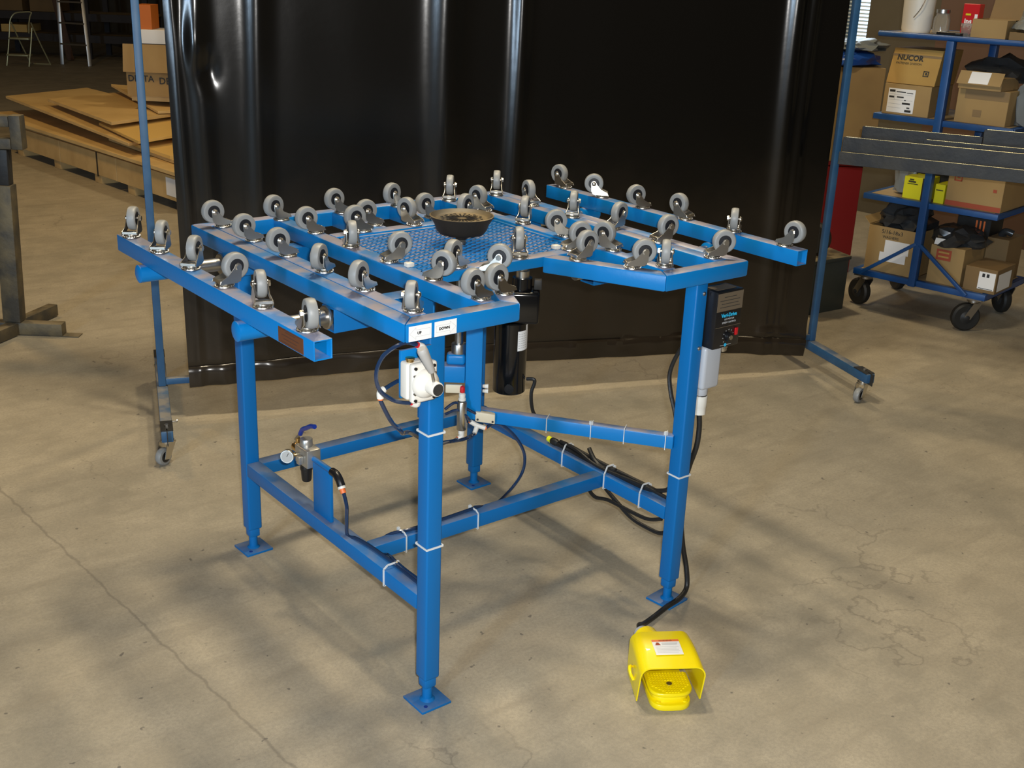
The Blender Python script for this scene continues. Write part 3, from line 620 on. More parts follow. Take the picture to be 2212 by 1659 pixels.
# ---- cable bundle on the right rail
cbz = lambda pts, r=.0048: part('power_cord', MB().hose(pts, r), 'cable', tb)
cbz([(.836, .505, .272), (.836, .465, .274), (.838, .36, .271), (.840, .27, .270), (.842, .164, .272), (.846, .110, .284), (.850, .082, .305), (.868, .075, .36)], .0058)
cbz([(.845, .500, .279), (.845, .46, .281), (.847, .37, .277), (.848, .27, .276), (.848, .17, .277), (.849, .11, .276)], .0055)
cbz([(.838, .49, .284), (.836, .42, .285), (.833, .345, .272), (.835, .280, .272), (.838, .17, .279), (.845, .08, .274)], .0046)
cbz([(.848, .385, .300), (.845, .372, .290), (.842, .350, .276), (.841, .320, .270), (.842, .27, .279)], .0062)
cbz([(.852, .400, .263), (.866, .41, .235), (.858, .39, .182), (.854, .355, .165), (.852, .30, .178), (.852, .21, .180), (.852, .15, .185), (.860, .11, .20)], .0052)
cbz([(.864, .38, .25), (.866, .34, .205), (.858, .27, .180), (.854, .21, .162), (.852, .15, .160), (.854, .10, .165), (.866, .075, .19)], .0056)
part('plug', MB().lathe([(.006, 0), (.0095, .004), (.0105, .020), (.006, .030)], (.838, .530, .274), (0, -1, .02), n=16), 'cable', tb)
part('plug_tag', MB().cyl((.838, .530, .274), (.838, .542, .275), .0085, n=14), 'yellow_tag', tb, 'bright yellow plug end')

# ------------------------------------------------------------------ foot pedal
PO = Vector((.527, -.268, 0)); ew = Vector((.848, -.53, 0)).normalized(); eb = Vector((-ew.y, ew.x, 0)); ez = Vector((0, 0, 1))
pl = lambda a, b, z: PO+ew*a+eb*b+ez*z
pd = thing('foot_pedal', 'yellow hooded foot pedal switch lying on the concrete in front of the blue table', 'foot pedal', tuple(PO+eb*.07))
def arch(hw, ht, r, n=6):
    pts = [(-hw, 0)]
    for k in range(n+1):
        t = math.pi-k/n*math.pi/2; pts.append((-hw+r+r*math.cos(t), ht-r+r*math.sin(t)))
    for k in range(n+1):
        t = math.pi/2-k/n*math.pi/2; pts.append((hw-r+r*math.cos(t), ht-r+r*math.sin(t)))
    pts.append((hw, 0)); return pts
hb = MB(); secs = []
NB = 10
for i in range(NB+1):
    b = i/NB; y = -.002+b*.128; ht = .098+.010*math.sin(b*2.4); hw = .0735-.004*b; low = .002+(.0 if b > .35 else 0)
    outr = arch(hw, ht, .024); inr = arch(hw-.003, ht-.003, .021); yy = []
    for (a, z) in outr: yy.append(pl(a, y+(.012 if z < .02 and i == 0 else 0)-(.006 if i == 0 and z > .05 else 0), max(z, low)))
    for (a, z) in inr: yy.append(pl(a, y+(.012 if z < .02 and i == 0 else 0)-(.006 if i == 0 and z > .05 else 0), max(z, low)))
    secs.append(yy)
n = len(secs[0])//2; vs = [p for s_ in secs for p in s_]; fs = []
for i in range(NB):
    for k in range(n-1):
        o0 = i*2*n; o1 = (i+1)*2*n
        fs += [(o0+k, o0+k+1, o1+k+1, o1+k), (o0+n+k+1, o0+n+k, o1+n+k, o1+n+k+1)]
    fs += [(i*2*n, (i+1)*2*n, (i+1)*2*n+n, i*2*n+n), (i*2*n+n-1, i*2*n+2*n-1, (i+1)*2*n+2*n-1, (i+1)*2*n+n-1)]
for k in range(n-1): fs += [(k+1, k, n+k, n+k+1), (NB*2*n+k, NB*2*n+k+1, NB*2*n+n+k+1, NB*2*n+n+k)]
hood = part('hood', hb._faces(vs, fs), 'yellow', pd, smooth=50)
def footp(a, r, b0, b1, z0, z1, nn=14):
    pts = [(a, b1), (-a, b1)]
    for k in range(nn+1):
        t = math.pi+k/nn*math.pi; pts.append((a*math.copysign(abs(math.cos(t))**.6, math.cos(t)), b0+r+r*math.sin(t)))
    return pts, z0, z1
def fprism(a, r, b0, b1, z0, z1):
    pts, z0, z1 = footp(a, r, b0, b1, z0, z1); k = len(pts)
    vs = [pl(x, y, z0) for x, y in pts]+[pl(x, y, z1) for x, y in pts]
    return MB()._faces(vs, [tuple(range(k-1, -1, -1)), tuple(range(k, 2*k))]+[(i, (i+1) % k, k+(i+1) % k, k+i) for i in range(k)])
part('base', fprism(.046, .032, -.030, .126, 0, .016), 'yellow', pd, bevel=.004, seg=2)
part('pedal_body', fprism(.042, .030, -.018, .115, .014, .030), 'yellow', pd, bevel=.004)
tr = part('treadle', fprism(.049, .034, -.024, .060, .031, .041), 'yellow', pd, bevel=.0035, seg=3)
mb = MB()
for i in range(-6, 7):
    for j in range(12):
        a = i*.0066; b = -.016+j*.0064
        if abs(a)/.044+max(0, .012-b)/.04 > 1.0 or (abs(a) < .009 and .008 < b < .026): continue
        mb.obox(pl(a-.0021, b-.0021, .0408), ew*.0042, eb*.0042, ez*.0022)
part('tread_studs', mb, 'yellow', tr, kind='stuff')
part('screw_hole', MB().cyl(pl(0, .016, .0405), pl(0, .016, .0418), .0065, n=18), 'steel', tr)
for a in (-.030, .030): part('foot_screw', MB().cyl(pl(a, -.0185+.004, .016), pl(a, -.0185+.004, .019), .0055, n=14), 'yellow', pd)
part('rear_housing', MB().hose([pl(0, .118, .058), pl(-.008, .145, .056), pl(-.014, .168, .052), pl(-.017, .186, .050)], .030, n=20).hose([pl(-.03, .112, .05), pl(.0, .125, .052), pl(.035, .115, .05)], .038, n=16), 'yellow', pd, smooth=60)
part('cable_gland', MB().cyl(pl(-.017, .184, .050), pl(-.021, .210, .048), .0205, .019, n=24), 'pvc', pd)
part('side_latch', MB().hose([pl(-.073, .050, .03), pl(-.080, .055, .045), pl(-.080, .065, .055), pl(-.074, .072, .050)], .0035, n=8), 'yellow', pd)
lz = .1068
lab = part('warning_label', MB()._faces([pl(-.031, .030, .1063), pl(.031, .030, .1063), pl(.031, .085, .1090), pl(-.031, .085, .1090), pl(-.031, .030, .1070), pl(.031, .030, .1070), pl(.031, .085, .1096), pl(-.031, .085, .1096)], [(0, 3, 2, 1), (4, 5, 6, 7), (0, 1, 5, 4), (1, 2, 6, 5), (2, 3, 7, 6), (3, 0, 4, 7)]), 'paper', hood, 'white warning label with an orange top band')
sl = (.1096-.1070)/.055; Lz = lambda b, k=.0003: .1070+(b-.030)*sl+k
part('label_band', MB()._faces([pl(-.031, .0770, Lz(.077)), pl(.031, .0770, Lz(.077)), pl(.031, .0845, Lz(.0845)), pl(-.031, .0845, Lz(.0845))], [(0, 1, 2, 3)]), 'orange', hood)
ydir = (eb+ez*sl).normalized()
text('WARNING', .0062, pl(0, .0785, Lz(.0785, .0005)), ew, ydir, 'ink', hood, align='CENTER', ext=.0001)
mb = MB()
for i, (a, b, z) in enumerate(((-.010, .026, .070), (-.010, .024, .066), (-.026, .026, .057), (-.026, .020, .052), (-.026, .024, .047), (-.026, .026, .042), (-.026, .022, .037))):
    mb._faces([pl(a, z, Lz(z)), pl(b, z, Lz(z)), pl(b, z+(.0022 if i < 2 else .001), Lz(z)), pl(a, z+(.0022 if i < 2 else .001), Lz(z))], [(0, 1, 2, 3)])
part('label_print', mb, 'thin_ink', hood)
mb = MB()
mb._faces([pl(-.026, .064, Lz(.064)), pl(-.013, .064, Lz(.064)), pl(-.017, .0745, Lz(.0745)), pl(-.022, .0745, Lz(.0745))], [(0, 1, 2, 3)]); part('warning_pictogram', mb, 'print_red', hood)
# pedal cord
solo('pedal_cord', 'black rubber cord curling from the foot pedal up behind the right front leg', 'cord',
     MB().hose([(.884, .042, .512), (.889, .041, .470), (.889, .044, .42), (.888, .060, .36), (.890, .078, .28), (.896, .076, .20), (.901, .066, .13), (.905, .050, .070), (.902, .040, .022), (.860, .022, .0125), (.800, .010, .0125), (.736, -.006, .0125), (.690, -.020, .018), (.655, -.038, .036), (.632, -.062, .048), pl(-.0208, .209, .048)], .0068, n=10, sub=7), 'cable', (.74, 0, 0), smooth=60)

# ------------------------------------------------------------------ rolling screen and curtain
S0 = Vector((.262, 1.90, 0)); se = Vector((.937, -.349, 0)).normalized(); sn = Vector((-se.y, se.x, 0))*-1   # sn points to the camera side
if sn.y > 0: sn = -sn
sp_ = lambda s, k, z: S0+se*s+sn*k+ez*z
SL = 2.535
fr = thing('screen_frame', 'tall faded blue rolling screen frame behind the table', 'screen frame', tuple(S0+se*SL/2))
for i, s in enumerate((0, SL)):
    part('post', MB().bar(sp_(s, 0, .1205), sp_(s, 0, 1.715), .025, .025, up=se), 'blue_old', fr, bevel=.003)
    ft = part('foot_bar', MB().bar(sp_(s, -.38, .102), sp_(s, .42, .102), .036, .036), 'blue_old', fr, bevel=.003)
    for k, sg in ((.378, 1), (-.345, -1)):
        th = (200, 160)[i] if sg > 0 else 30
        part('end_bracket', MB().bar(sp_(s, k-.045*sg, .1215), sp_(s, k+.037*sg, .1215), .038, .003).bar(sp_(s, k+.0385*sg, .123), sp_(s, k+.0385*sg, .078), .038, .003, up=se), 'dark_steel', ft); part('bracket_bolt', MB().cyl(sp_(s, k, .123), sp_(s, k, .129), .007, n=6), 'chrome', ft)
        cc = bpy.data.objects.new('caster', bpy.data.meshes.new('c')); bpy.data.objects.remove(cc)
        b0 = sp_(s, k, .0775); dv = Vector((math.cos(math.radians((205, 190)[i])), math.sin(math.radians((205, 190)[i])), 0)) if sg > 0 else -sn
        wc = b0+dv*.022; wc.z = .0285; yv = Vector((-dv.y, dv.x, 0))
        ca = part('caster', MB().cyl(b0-ez*.008, b0+ez*.0, .021, n=20).cyl(b0, b0+ez*.006, .017, n=20), 'chrome', fr)
        part('fork', MB()._faces([b0+yv*s2*.016+dv*a-ez*b for s2 in (-1, 1) for a, b in ((-.019, .004), (.020, .004), (.034, .052), (.012, .058))]+[b0+yv*s2*.018+dv*a-ez*b for s2 in (-1, 1) for a, b in ((-.019, .004), (.020, .004), (.034, .052), (.012, .058))],
             [(0, 1, 2, 3), (4, 5, 6, 7), (8, 9, 10, 11), (12, 13, 14, 15), (0, 1, 9, 8), (1, 2, 10, 9), (2, 3, 11, 10), (3, 0, 8, 11), (4, 5, 13, 12), (5, 6, 14, 13), (6, 7, 15, 14), (7, 4, 12, 15)]), 'chrome', ca)
        part('wheel', MB().lathe([(.018, -.011), (.026, -.010), (.0285, -.004), (.0285, .004), (.026, .010), (.018, .011)], wc, yv, n=28), 'rubber' if sg > 0 else 'tyre', ca)
        part('wheel_hub', MB().lathe([(.006, -.0145), (.018, -.0115), (.018, .0115), (.006, .0145)], wc, yv, n=20), 'black', ca)
part('lower_rail', MB().bar(sp_(.0125, 0, .136), sp_(SL-.0125, 0, .136), .022, .022), 'blue_old', fr, bevel=.002)
part('top_rail', MB().bar(sp_(-.0125, 0, 1.728), sp_(SL+.0125, 0, 1.728), .025, .025), 'blue_old', fr, bevel=.002)
RID = [(.115, .014, .008), (.190, .030, .012), (.365, .034, .016), (.985, .055, .034), (1.225, .032, .027), (2.285, .036, .036), (2.355, .022, .021)]
def disp(s, z):
    t = max(0, min(1, (z-.12)/2.0)); d = .0
    for c, w_2, a in RID:
        cc = c+.012*math.sin(z*2.1+c*9); d += a*(.35+.85*t)*math.exp(-((s-cc)/w_2)**2)
    d += .0045*math.sin(s*3.1+z*.5)*(.4+.6*t)+.0022*noise.noise(Vector((s*6, z*2.4, 3)))
    # pinch near the left side
    d += .016*math.exp(-((s-.165)/.03)**2-((z-1.24)/.09)**2)-.014*math.exp(-((s-.20)/.035)**2-((z-1.17)/.05)**2)
    if z < .185: d += .004+.010*noise.noise(Vector((s*11, z*14, 8)))
    return d
def zbot(s):
    return .112+.018*math.sin(min(s, 1.7)/1.7*math.pi)-.050*max(0, (s-1.95)/.55)**1.3+.003*noise.noise(Vector((s*7, 0, 1)))
NS, NZ = 340, 90
vs, fs = [], []
for side_ in (0, 1):
    for j in range(NZ+1):
        tz = j/NZ
        for i in range(NS+1):
            s = .089+(2.492-.089)*i/NS; s += .010*(tz)*(-1 if i == 0 else 0)
            z0 = zbot(s)
            zz = [0, .02, .045, .066, .072, .078][j] if j < 6 else .078+(1.60-.078)*(j-5)/(NZ-5)
            z = z0+zz*(1.705-z0)/1.60 if j >= 6 else z0+zz
            k = .019+disp(s, z)+(.004 if 0 < j < 4 else 0)-(.003 if j == 4 else 0)-side_*(.0025+(.006 if j < 4 else 0))
            vs.append(sp_(s, k, z))
R1 = (NS+1)*(NZ+1)
for j in range(NZ):
    for i in range(NS):
        a = j*(NS+1)+i; fs += [(a, a+1, a+NS+2, a+NS+1), (R1+a+1, R1+a, R1+a+NS+1, R1+a+NS+2)]
for i in range(NS): fs += [(i+1, i, R1+i, R1+i+1), (NZ*(NS+1)+i, NZ*(NS+1)+i+1, R1+NZ*(NS+1)+i+1, R1+NZ*(NS+1)+i)]
for j in range(NZ):
    a = j*(NS+1); b = a+NS; fs += [(a, a+NS+1, R1+a+NS+1, R1+a), (b+NS+1, b, R1+b, R1+b+NS+1)]
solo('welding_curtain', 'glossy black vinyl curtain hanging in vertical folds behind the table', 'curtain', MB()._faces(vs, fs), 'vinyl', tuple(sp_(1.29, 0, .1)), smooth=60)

# ------------------------------------------------------------------ cart with shelves
CO = Vector((3.582, 1.508, 0)); cu = Vector((.16, -.987, 0)).normalized(); cv = Vector((-cu.y, cu.x, 0))
if cv.x < 0: cv = -cv
cw = lambda u, d, z: CO+cu*u+cv*d+ez*z
def cbx(u0, u1, d0, d1, z0, z1, mb=None): return (mb or MB()).obox(cw(u0, d0, z0), cv*(d1-d0), cu*(u0-u1)*-1 if False else cu*(u1-u0)*1, ez*(z1-z0))
DEP = .50
ct = thing('shelf_cart', 'blue steel four-level shelf cart on big black casters at the right', 'cart', tuple(cw(.31, .25, 0)))
for z0, z1, u0, u1 in ((.160, .188, -.003, .641), (.527, .553, -.006, .632), (.898, .924, -.015, .628)):
    f = MB(); t = .004
    cbx(u0, u1, 0, .026, z0, z1, f); cbx(u0, u1, DEP-.026, DEP, z0, z1, f); cbx(u0, u0+.026, .026, DEP-.026, z0, z1, f); cbx(u1-.026, u1, .026, DEP-.026, z0, z1, f)
    sf = part('shelf_frame', f, 'blue_cart', ct, bevel=.002); part('shelf_board', cbx(u0+.0262, u1-.0262, .0262, DEP-.0262, z1-.014, z1), 'board', sf)
f = MB().cyl(cw(-.041, 0, 1.275), cw(.72, 0, 1.275), .0125, n=14).cyl(cw(-.041, DEP, 1.275), cw(.72, DEP, 1.275), .0125, n=14).cyl(cw(-.03, 0, 1.275), cw(-.03, DEP, 1.275), .011, n=14)
sf = part('shelf_frame', f, 'blue_cart', ct); part('shelf_board', cbx(-.03, .71, .012, DEP-.012, 1.276, 1.284), 'board', sf)
for d in (-.019, DEP-.019): part('post', MB().bar(cw(.300, d+.019, .16), cw(.300, d+.019, 1.264), .034, .038, up=cv), 'blue_cart', ct, bevel=.003)
part('brace', MB().bar(cw(.045, -.012, .178), cw(.292, -.012, .362), .016, .016), 'blue_cart', ct, bevel=.002)
part('brace', MB().bar(cw(.308, -.012, .362), cw(.560, -.012, .172), .016, .016), 'blue_cart', ct, bevel=.002)
for i, (u, d, th) in enumerate(((.045, .045, 78), (.580, .045, 142), (.045, DEP-.045, 60), (.580, DEP-.045, 60))):
    b0 = cw(u, d, .150); dv = Vector((math.cos(math.radians(th)), math.sin(math.radians(th)), 0)); wc = b0+dv*.028; wc.z = .066; yv = Vector((-dv.y, dv.x, 0))
    ca = part('caster', MB().bar(b0+ez*.005-cu*.045, b0+ez*.005+cu*.045, .07, .008).cyl(b0-ez*.012, b0+ez*.001, .028, n=20), 'steel', ct)
    f = MB()
    for s2 in (-1, 1):
        f.bar(b0+yv*s2*.026+dv*-.012-ez*.010, wc+yv*s2*.026, .032, .004, up=yv)
    f.bar(b0-ez*.012-yv*.028, b0-ez*.012+yv*.028, .045, .005)
    part('fork', f, 'steel', ca)
    part('wheel', MB().lathe([(.030, -.019), (.056, -.020), (.064, -.012), (.066, 0), (.064, .012), (.056, .020), (.030, .019)], wc, yv, n=36), 'tyre', ca)
    part('wheel_hub', MB().lathe([(.008, -.030), (.012, -.028), (.030, -.0195), (.030, .0195), (.012, .028), (.008, .030)], wc, yv, n=20), 'dark_steel', ca)

def carton(label, u0, u1, d0, d1, z0, z1, m='card', tilt=0, flaps=(), group=None, frame=None, open_top=False, name='cardboard_box', cat='box'):
    P = frame or cw
    t = thing(name, label, cat, tuple(P((u0+u1)/2, (d0+d1)/2, z0)), group)
    f = MB(); t_ = .004
    X = P(u1, d0, z0)-P(u0, d0, z0); Yv = P(u0, d1, z0)-P(u0, d0, z0); Zv = P(u0, d0, z1)-P(u0, d0, z0)
    if open_top:
        nx, ny = X.normalized()*t_, Yv.normalized()*t_; o_ = P(u0, d0, z0)
        f.obox(o_, X, Yv, ez*t_); f.obox(o_+ez*t_, X, ny, Zv-ez*t_); f.obox(o_+Yv-ny+ez*t_, X, ny, Zv-ez*t_)
        f.obox(o_+ny+ez*t_, nx, Yv-2*ny, Zv-ez*t_); f.obox(o_+X-nx+ny+ez*t_, nx, Yv-2*ny, Zv-ez*t_)
    else: f.obox(P(u0, d0, z0), X, Yv, Zv)
    b = part('body', f, m, t, bevel=.0015, seg=1)
    for a0, a1, b0, dz in flaps:   # flap hinged on the front top edge
        part('flap', MB().obox(P(a0, d0, z1), P(a1, d0, z1)-P(a0, d0, z1), (P(a0, d0-b0, z1)-P(a0, d0, z1))+ez*dz, ez*.004), m, t)
    return t, b
def face(par, u0, u1, z0, z1, d, m, name, label=None, frame=None):
    P = frame or cw
    return part(name, MB().obox(P(u0, d-.0008, z0), P(u1, d, z0)-P(u0, d, z0), P(u0, d, z0)-P(u0, d-.0006, z0), ez*(z1-z0)), m, par, label)
def lines(par, rows, d, m='thin_ink', frame=None, name='label_print'):
    P = frame or cw; f = MB()
    for u0, u1, z0, z1 in rows: f.obox(P(u0, d-.0014, z0), P(u1, d, z0)-P(u0, d, z0), P(u0, d, z0)-P(u0, d-.0004, z0), ez*(z1-z0))
    return part(name, f, m, par)
# bottom shelf
t, b = carton('tall open kraft box with white papers taped on, bottom left of cart', .035, .292, .028, .30, .189, .405, 'card', open_top=True)
face(t, .125, .245, .285, .345, .0275, 'paper', 'taped_paper'); face(t, .105, .235, .243, .285, .0272, 'paper', 'taped_paper')
text('5/16-18x3', .026, cw(.100, .0268, .375), cu, ez, 'ink', t); text('WASHERS', .018, cw(.108, .0268, .352), cu, ez, 'ink', t)
part('flap', MB().obox(cw(.035, .03, .405), cu*-.03+ez*.03, cv*.26, ez*.004), 'card', t)
solo('poly_bag', 'dark plastic bag bulging out of the bottom left kraft box', 'bag', MB().blob(cw(.155, .165, .425), (.115, .115, .085), .3, 2.4, 3), 'bag', tuple(cw(.155, .165, .39)), smooth=30)
t, b = carton('kraft box with orange print behind the cart brace, bottom shelf', .345, .505, .035, .30, .189, .365, 'card')
face(t, .375, .445, .30, .35, .034, 'print_red', 'printed_panel'); lines(t, [(.385, .435, .312, .320), (.385, .435, .332, .340)], .0335, 'card_y')
solo('poly_bag', 'dark bag with a white label draped on the orange printed box', 'bag', MB().blob(cw(.42, .16, .385), (.115, .115, .06), .28, 2.1, 8), 'bag', tuple(cw(.42, .16, .365)), smooth=30)
solo('shipping_label', 'small white label on the dark bag, bottom shelf', 'label', MB().obox(cw(.360, .026, .370), cu*.055, cv*.012+ez*.026, ez*.0015), 'paper', tuple(cw(.38, .03, .37)))
t, b = carton('small kraft box with black symbols on its end, bottom right of cart', .520, .665, .035, .25, .189, .300, 'card_d')
o_ = cw(.665, .035, .195); part('symbol_label', MB().obox(cw(.6655, .060, .198), cu*.0006, cv*.150, ez*.080), 'paper', t)
face(t, .585, .660, .205, .285, .0345, 'paper', 'symbol_label')
lines(t, [(.600, .612, .262, .278), (.620, .632, .262, .278), (.590, .655, .208, .2105)], .0342, 'ink')
t, b = carton('plain kraft box at the back of the bottom shelf', .510, .610, .27, .46, .189, .395, 'card_d')
t, b = carton('black carton with orange stripes, back of bottom shelf', .34, .50, .31, .47, .189, .47, 'blk_box')
lines(t, [(.43+.018*k, .438+.018*k, .40, .455) for k in range(3)], .309, 'orange')
solo('power_tool', 'small black tool resting on the low brown box', 'tool', MB().hose([cw(.545, .34, .400), cw(.565, .33, .422), cw(.60, .335, .415)], .016, n=12).cyl(cw(.552, .35, .3952), cw(.552, .35, .42), .014, n=12), 'bag', tuple(cw(.56, .34, .395)))
# middle shelf
t, b = carton('yellow and black hardware carton on the middle shelf', .168, .283, .035, .16, .5535, .655, 'yel_box')
face(t, .168+.088, .283+.001, .5535, .655, .034, 'blk_box', 'black_panel'); lines(t, [(.190, .225, .630, .637), (.186, .236, .622, .625), (.195, .215, .640, .646)], .0335, 'ink')
text('VISE', .020, cw(.192, .0335, .603), cu, ez, 'ink', t) if False else None
t, b = carton('second yellow carton just right of the cart post', .318, .365, .035, .16, .5535, .640, 'yel_box'); lines(t, [(.325, .358, .612, .616)], .0335, 'ink')
t, b = carton('dark carton lying behind the yellow cartons, middle shelf', .100, .330, .17, .36, .5535, .690, 'blk_box')
solo('poly_bag', 'grey plastic bag left of the yellow carton, middle shelf', 'bag', MB().blob(cw(.13, .13, .61), (.032, .05, .10), .25, 2, 5), 'clear_bag', tuple(cw(.13, .13, .57)), smooth=30)
t, b = carton('large kraft box with faded red print along its bottom, middle shelf', .372, .625, .035, .33, .5535, .738, 'card')
lines(t, [(.373, .624, .556, .578)], .0345, 'print_red'); lines(t, [(.400, .436, .668, .674), (.400, .436, .706, .712), (.400, .405, .668, .712), (.431, .436, .668, .712), (.412, .424, .682, .698), (.580, .596, .640, .654)], .0345, 'print_red')
solo('poly_bag', 'crumpled clear bag stuffed behind the large middle shelf box', 'bag', MB().blob(cw(.70, .20, .64), (.05, .08, .10), .35, 2.6, 11), 'clear_bag', tuple(cw(.69, .20, .56)), smooth=25) if False else None
# third shelf
t1, b1 = carton('kraft box with a big white shipping label, third shelf left', .010, .232, .028, .26, .9245, 1.060, 'card')
face(t1, .032, .160, .934, 1.040, .0275, 'paper', 'shipping_label')
lines(t1, [(.038, .064, 1.024, 1.034), (.070, .115, 1.024, 1.028), (.120, .150, 1.022, 1.025), (.038, .062, .998, 1.006), (.075, .108, 1.000, 1.006), (.112, .120, .988, .993), (.104, .142, .972, .980), (.128, .142, .955, .961), (.120, .150, .939, .949)], .0268, 'ink')
lines(t1, [(.038, .150, 1.014, 1.0148), (.038, .150, .990, .9908), (.038, .100, .972, .9728), (.038, .100, .955, .9558), (.064, .0648, .99, 1.036)], .0268, 'thin_ink')
# tilted box on top (leaning back)
TB = lambda u, d, z: cw(u, d+.30*(z-1.0), z)
t2, b2 = carton('tan box with dark lettering and logo leaning back, stacked above the shipping label box', .006, .236, .020, .24, 1.0615, 1.215, 'card_y', frame=TB)
td = (TB(0, 0, 1.2)-TB(0, 0, 1.1)).normalized()
tfr = MB().obox(TB(.006, .019, 1.180), cu*.230, (TB(0, 0, 1.19)-TB(0, 0, 1.18)), cv*.0004) ; part('tape', tfr, 'tape', t2)
text('NUCOR', .034, TB(.030, .0182, 1.164), cu, td, 'ink', t2, bold=.0012); text('FASTENER DIVISION', .0135, TB(.030, .0182, 1.146), cu, td, 'ink', t2)
f = MB()
for a, b_, c_, d_ in ((.170, .196, 1.100, 1.104), (.170, .196, 1.120, 1.124), (.170, .174, 1.100, 1.124), (.192, .196, 1.100, 1.124)):
    f.obox(TB(a, .0182, b_ if False else c_), cu*(b_-a), TB(0, 0, d_)-TB(0, 0, c_), cv*.0004)
f.obox(TB(.180, .0182, 1.107), cu*.008, TB(0, 0, 1.117)-TB(0, 0, 1.107), cv*.0004); part('logo', f, 'ink', t2)
t, b = carton('taped kraft box on the third shelf right of the post', .352, .578, .030, .26, .9245, 1.072, 'card'); face(t, .385, .577, 1.030, 1.071, .0295, 'tape', 'tape'); face(t, .430, .468, .955, .985, .0295, 'tape', 'tape')
t, b = carton('flat kraft box with a white label, on top of the taped box', .360, .548, -.005, .20, 1.0725, 1.125, 'card')
part('lid', MB().obox(cw(.358, -.022, 1.094), cu*.192, cv*.03+ez*.050, ez*.004), 'card', t)
part('shipping_label', MB().obox(cw(.408, -.0225, 1.0985), cu*.086, cv*.028+ez*.046, ez*.0012), 'paper', t, 'white label')
solo('poly_bag', 'black bag heaped behind the white labelled flat box', 'bag', MB().blob(cw(.46, .26, 1.13), (.16, .13, .07), .25, 2.2, 14), 'bag', tuple(cw(.46, .26, 1.08)), smooth=30)
solo('poly_bag', 'grey bag at the right end of the third shelf', 'bag', MB().blob(cw(.655, .14, 1.00), (.045, .09, .16), .2, 2.6, 15), 'clear_bag', tuple(cw(.625, .14, .93)), smooth=30)
# top shelf
t = thing('white_bucket', 'tall white plastic bucket on the top shelf left', 'bucket', tuple(cw(.075, .12, 1.2845)))
part('body', MB().lathe([(.060, 1.2845), (.065, 1.30), (.074, 1.55)], cw(.075, .12, 0), n=36), 'white_pl', t); part('bail', MB().hose([cw(.140, .07, 1.50), cw(.120, .045, 1.40), cw(.09, .042, 1.35)], .002, n=6), 'steel', t)
t = thing('glass_jar', 'clear jar between white bucket and red package', 'jar', tuple(cw(.198, .10, 1.2845)))
part('body', MB().lathe([(.030, 1.2845), (.036, 1.292), (.036, 1.350), (.028, 1.365), (.028, 1.375)], cw(.198, .10, 0), n=28), 'glass', t); part('lid', MB().cyl(cw(.198, .10, 1.375), cw(.198, .10, 1.39), .030, n=24), 'steel', t)
t, b = carton('red chip package with white and yellow print on the top shelf', .290, .362, .09, .14, 1.2845, 1.42, 'red', name='snack_package', cat='package'); lines(t, [(.305, .328, 1.372, 1.380)], .0885, 'yel_box'); text('ips', .030, cw(.302, .0885, 1.338), cu, ez, 'paper', t, bold=.001); lines(t, [(.345, .358, 1.345, 1.378)], .0885, 'paper')
t, b = carton('small flat black case on the top shelf edge', .218, .335, .012, .07, 1.2845, 1.300, 'black', name='black_case', cat='case'); lines(t, [(.305, .325, 1.294, 1.297)], .0115, 'steel')
solo('plastic_cup', 'clear plastic cup left of the open top shelf box', 'cup', MB().lathe([(.018, 0), (.020, .002), (.027, .055), (.0285, .057)], cw(.330, .095, 1.2845)+cu*.01-cv*.055, n=24), 'glass', tuple(cw(.34, .04, 1.2845)))
t, b = carton('open kraft box with raised back flap on the top shelf', .365, .515, .025, .20, 1.2845, 1.362, 'card', open_top=True); part('flap', MB().obox(cw(.37, .198, 1.362), cu*.14, cv*.04+ez*.10, cv*.004), 'card_d', t)
t, b = carton('kraft box at the top shelf right end with a grey bag on it', .528, .70, .03, .24, 1.2845, 1.318, 'card_d')
solo('poly_bag', 'wrinkled grey bag on the box at top shelf right end', 'bag', MB().blob(cw(.615, .12, 1.358), (.085, .08, .075), .3, 2.2, 21), 'clear_bag', tuple(cw(.615, .12, 1.3185)), smooth=25)

# ------------------------------------------------------------------ steel bars lying across on a rack
bd = Vector((.445, -.895, 0)).normalized(); bn = Vector((bd.y, -bd.x, 0)); B0 = Vector((2.612, .998, 0))
if bn.y > 0: bn = -bn
bp_ = lambda s, k, z: B0+bd*s+bn*k+ez*z
rk = thing('bar_rack', 'dark steel trestle rack carrying the long steel bars, far right', 'rack', tuple(bp_(1.3, -.02, 0)))
for s in (1.0, 1.7):
    for k in (-.20, .12): part('leg', MB().bar(bp_(s, k, 0), bp_(s, k, .8445), .04, .04, up=bd), 'dark_steel', rk, bevel=.003)
    part('cross_beam', MB().bar(bp_(s, -.24, .8445), bp_(s, .16, .8445), .05, .035), 'dark_steel', rk, bevel=.003) if False else part('cross_beam', MB().bar(bp_(s, -.179, .825), bp_(s, .099, .825), .05, .035), 'dark_steel', rk, bevel=.003)
part('tie_beam', MB().bar(bp_(1.02, -.2, .2), bp_(1.68, -.2, .2), .03, .03), 'dark_steel', rk, bevel=.002)
def angle(label, s0, s1, k, z, w=.05, h=.05, t=.005, m='dark_steel'):
    f = MB(); f.obox(bp_(s0, k, z), bd*(s1-s0), bn*-w, ez*t); f.obox(bp_(s0, k, z+t), bd*(s1-s0), bn*-t, ez*(h-t))
    o = solo('steel_bar', label, 'steel bar', f, m, tuple(bp_((s0+s1)/2, k, z)), group='steel bars on the rack', bevel=.0008, seg=1)
    part('ground_edge', MB().obox(bp_(s0+.01, k+.0003, z+h), bd*(s1-s0-.02), bn*-(t), ez*.0012), 'brass', o, 'shiny ground edge')
    return o
angle('long dark steel bar with bright edge, lowest and frontmost on the rack', .016, 2.0, .03, .8450, .06, .047)
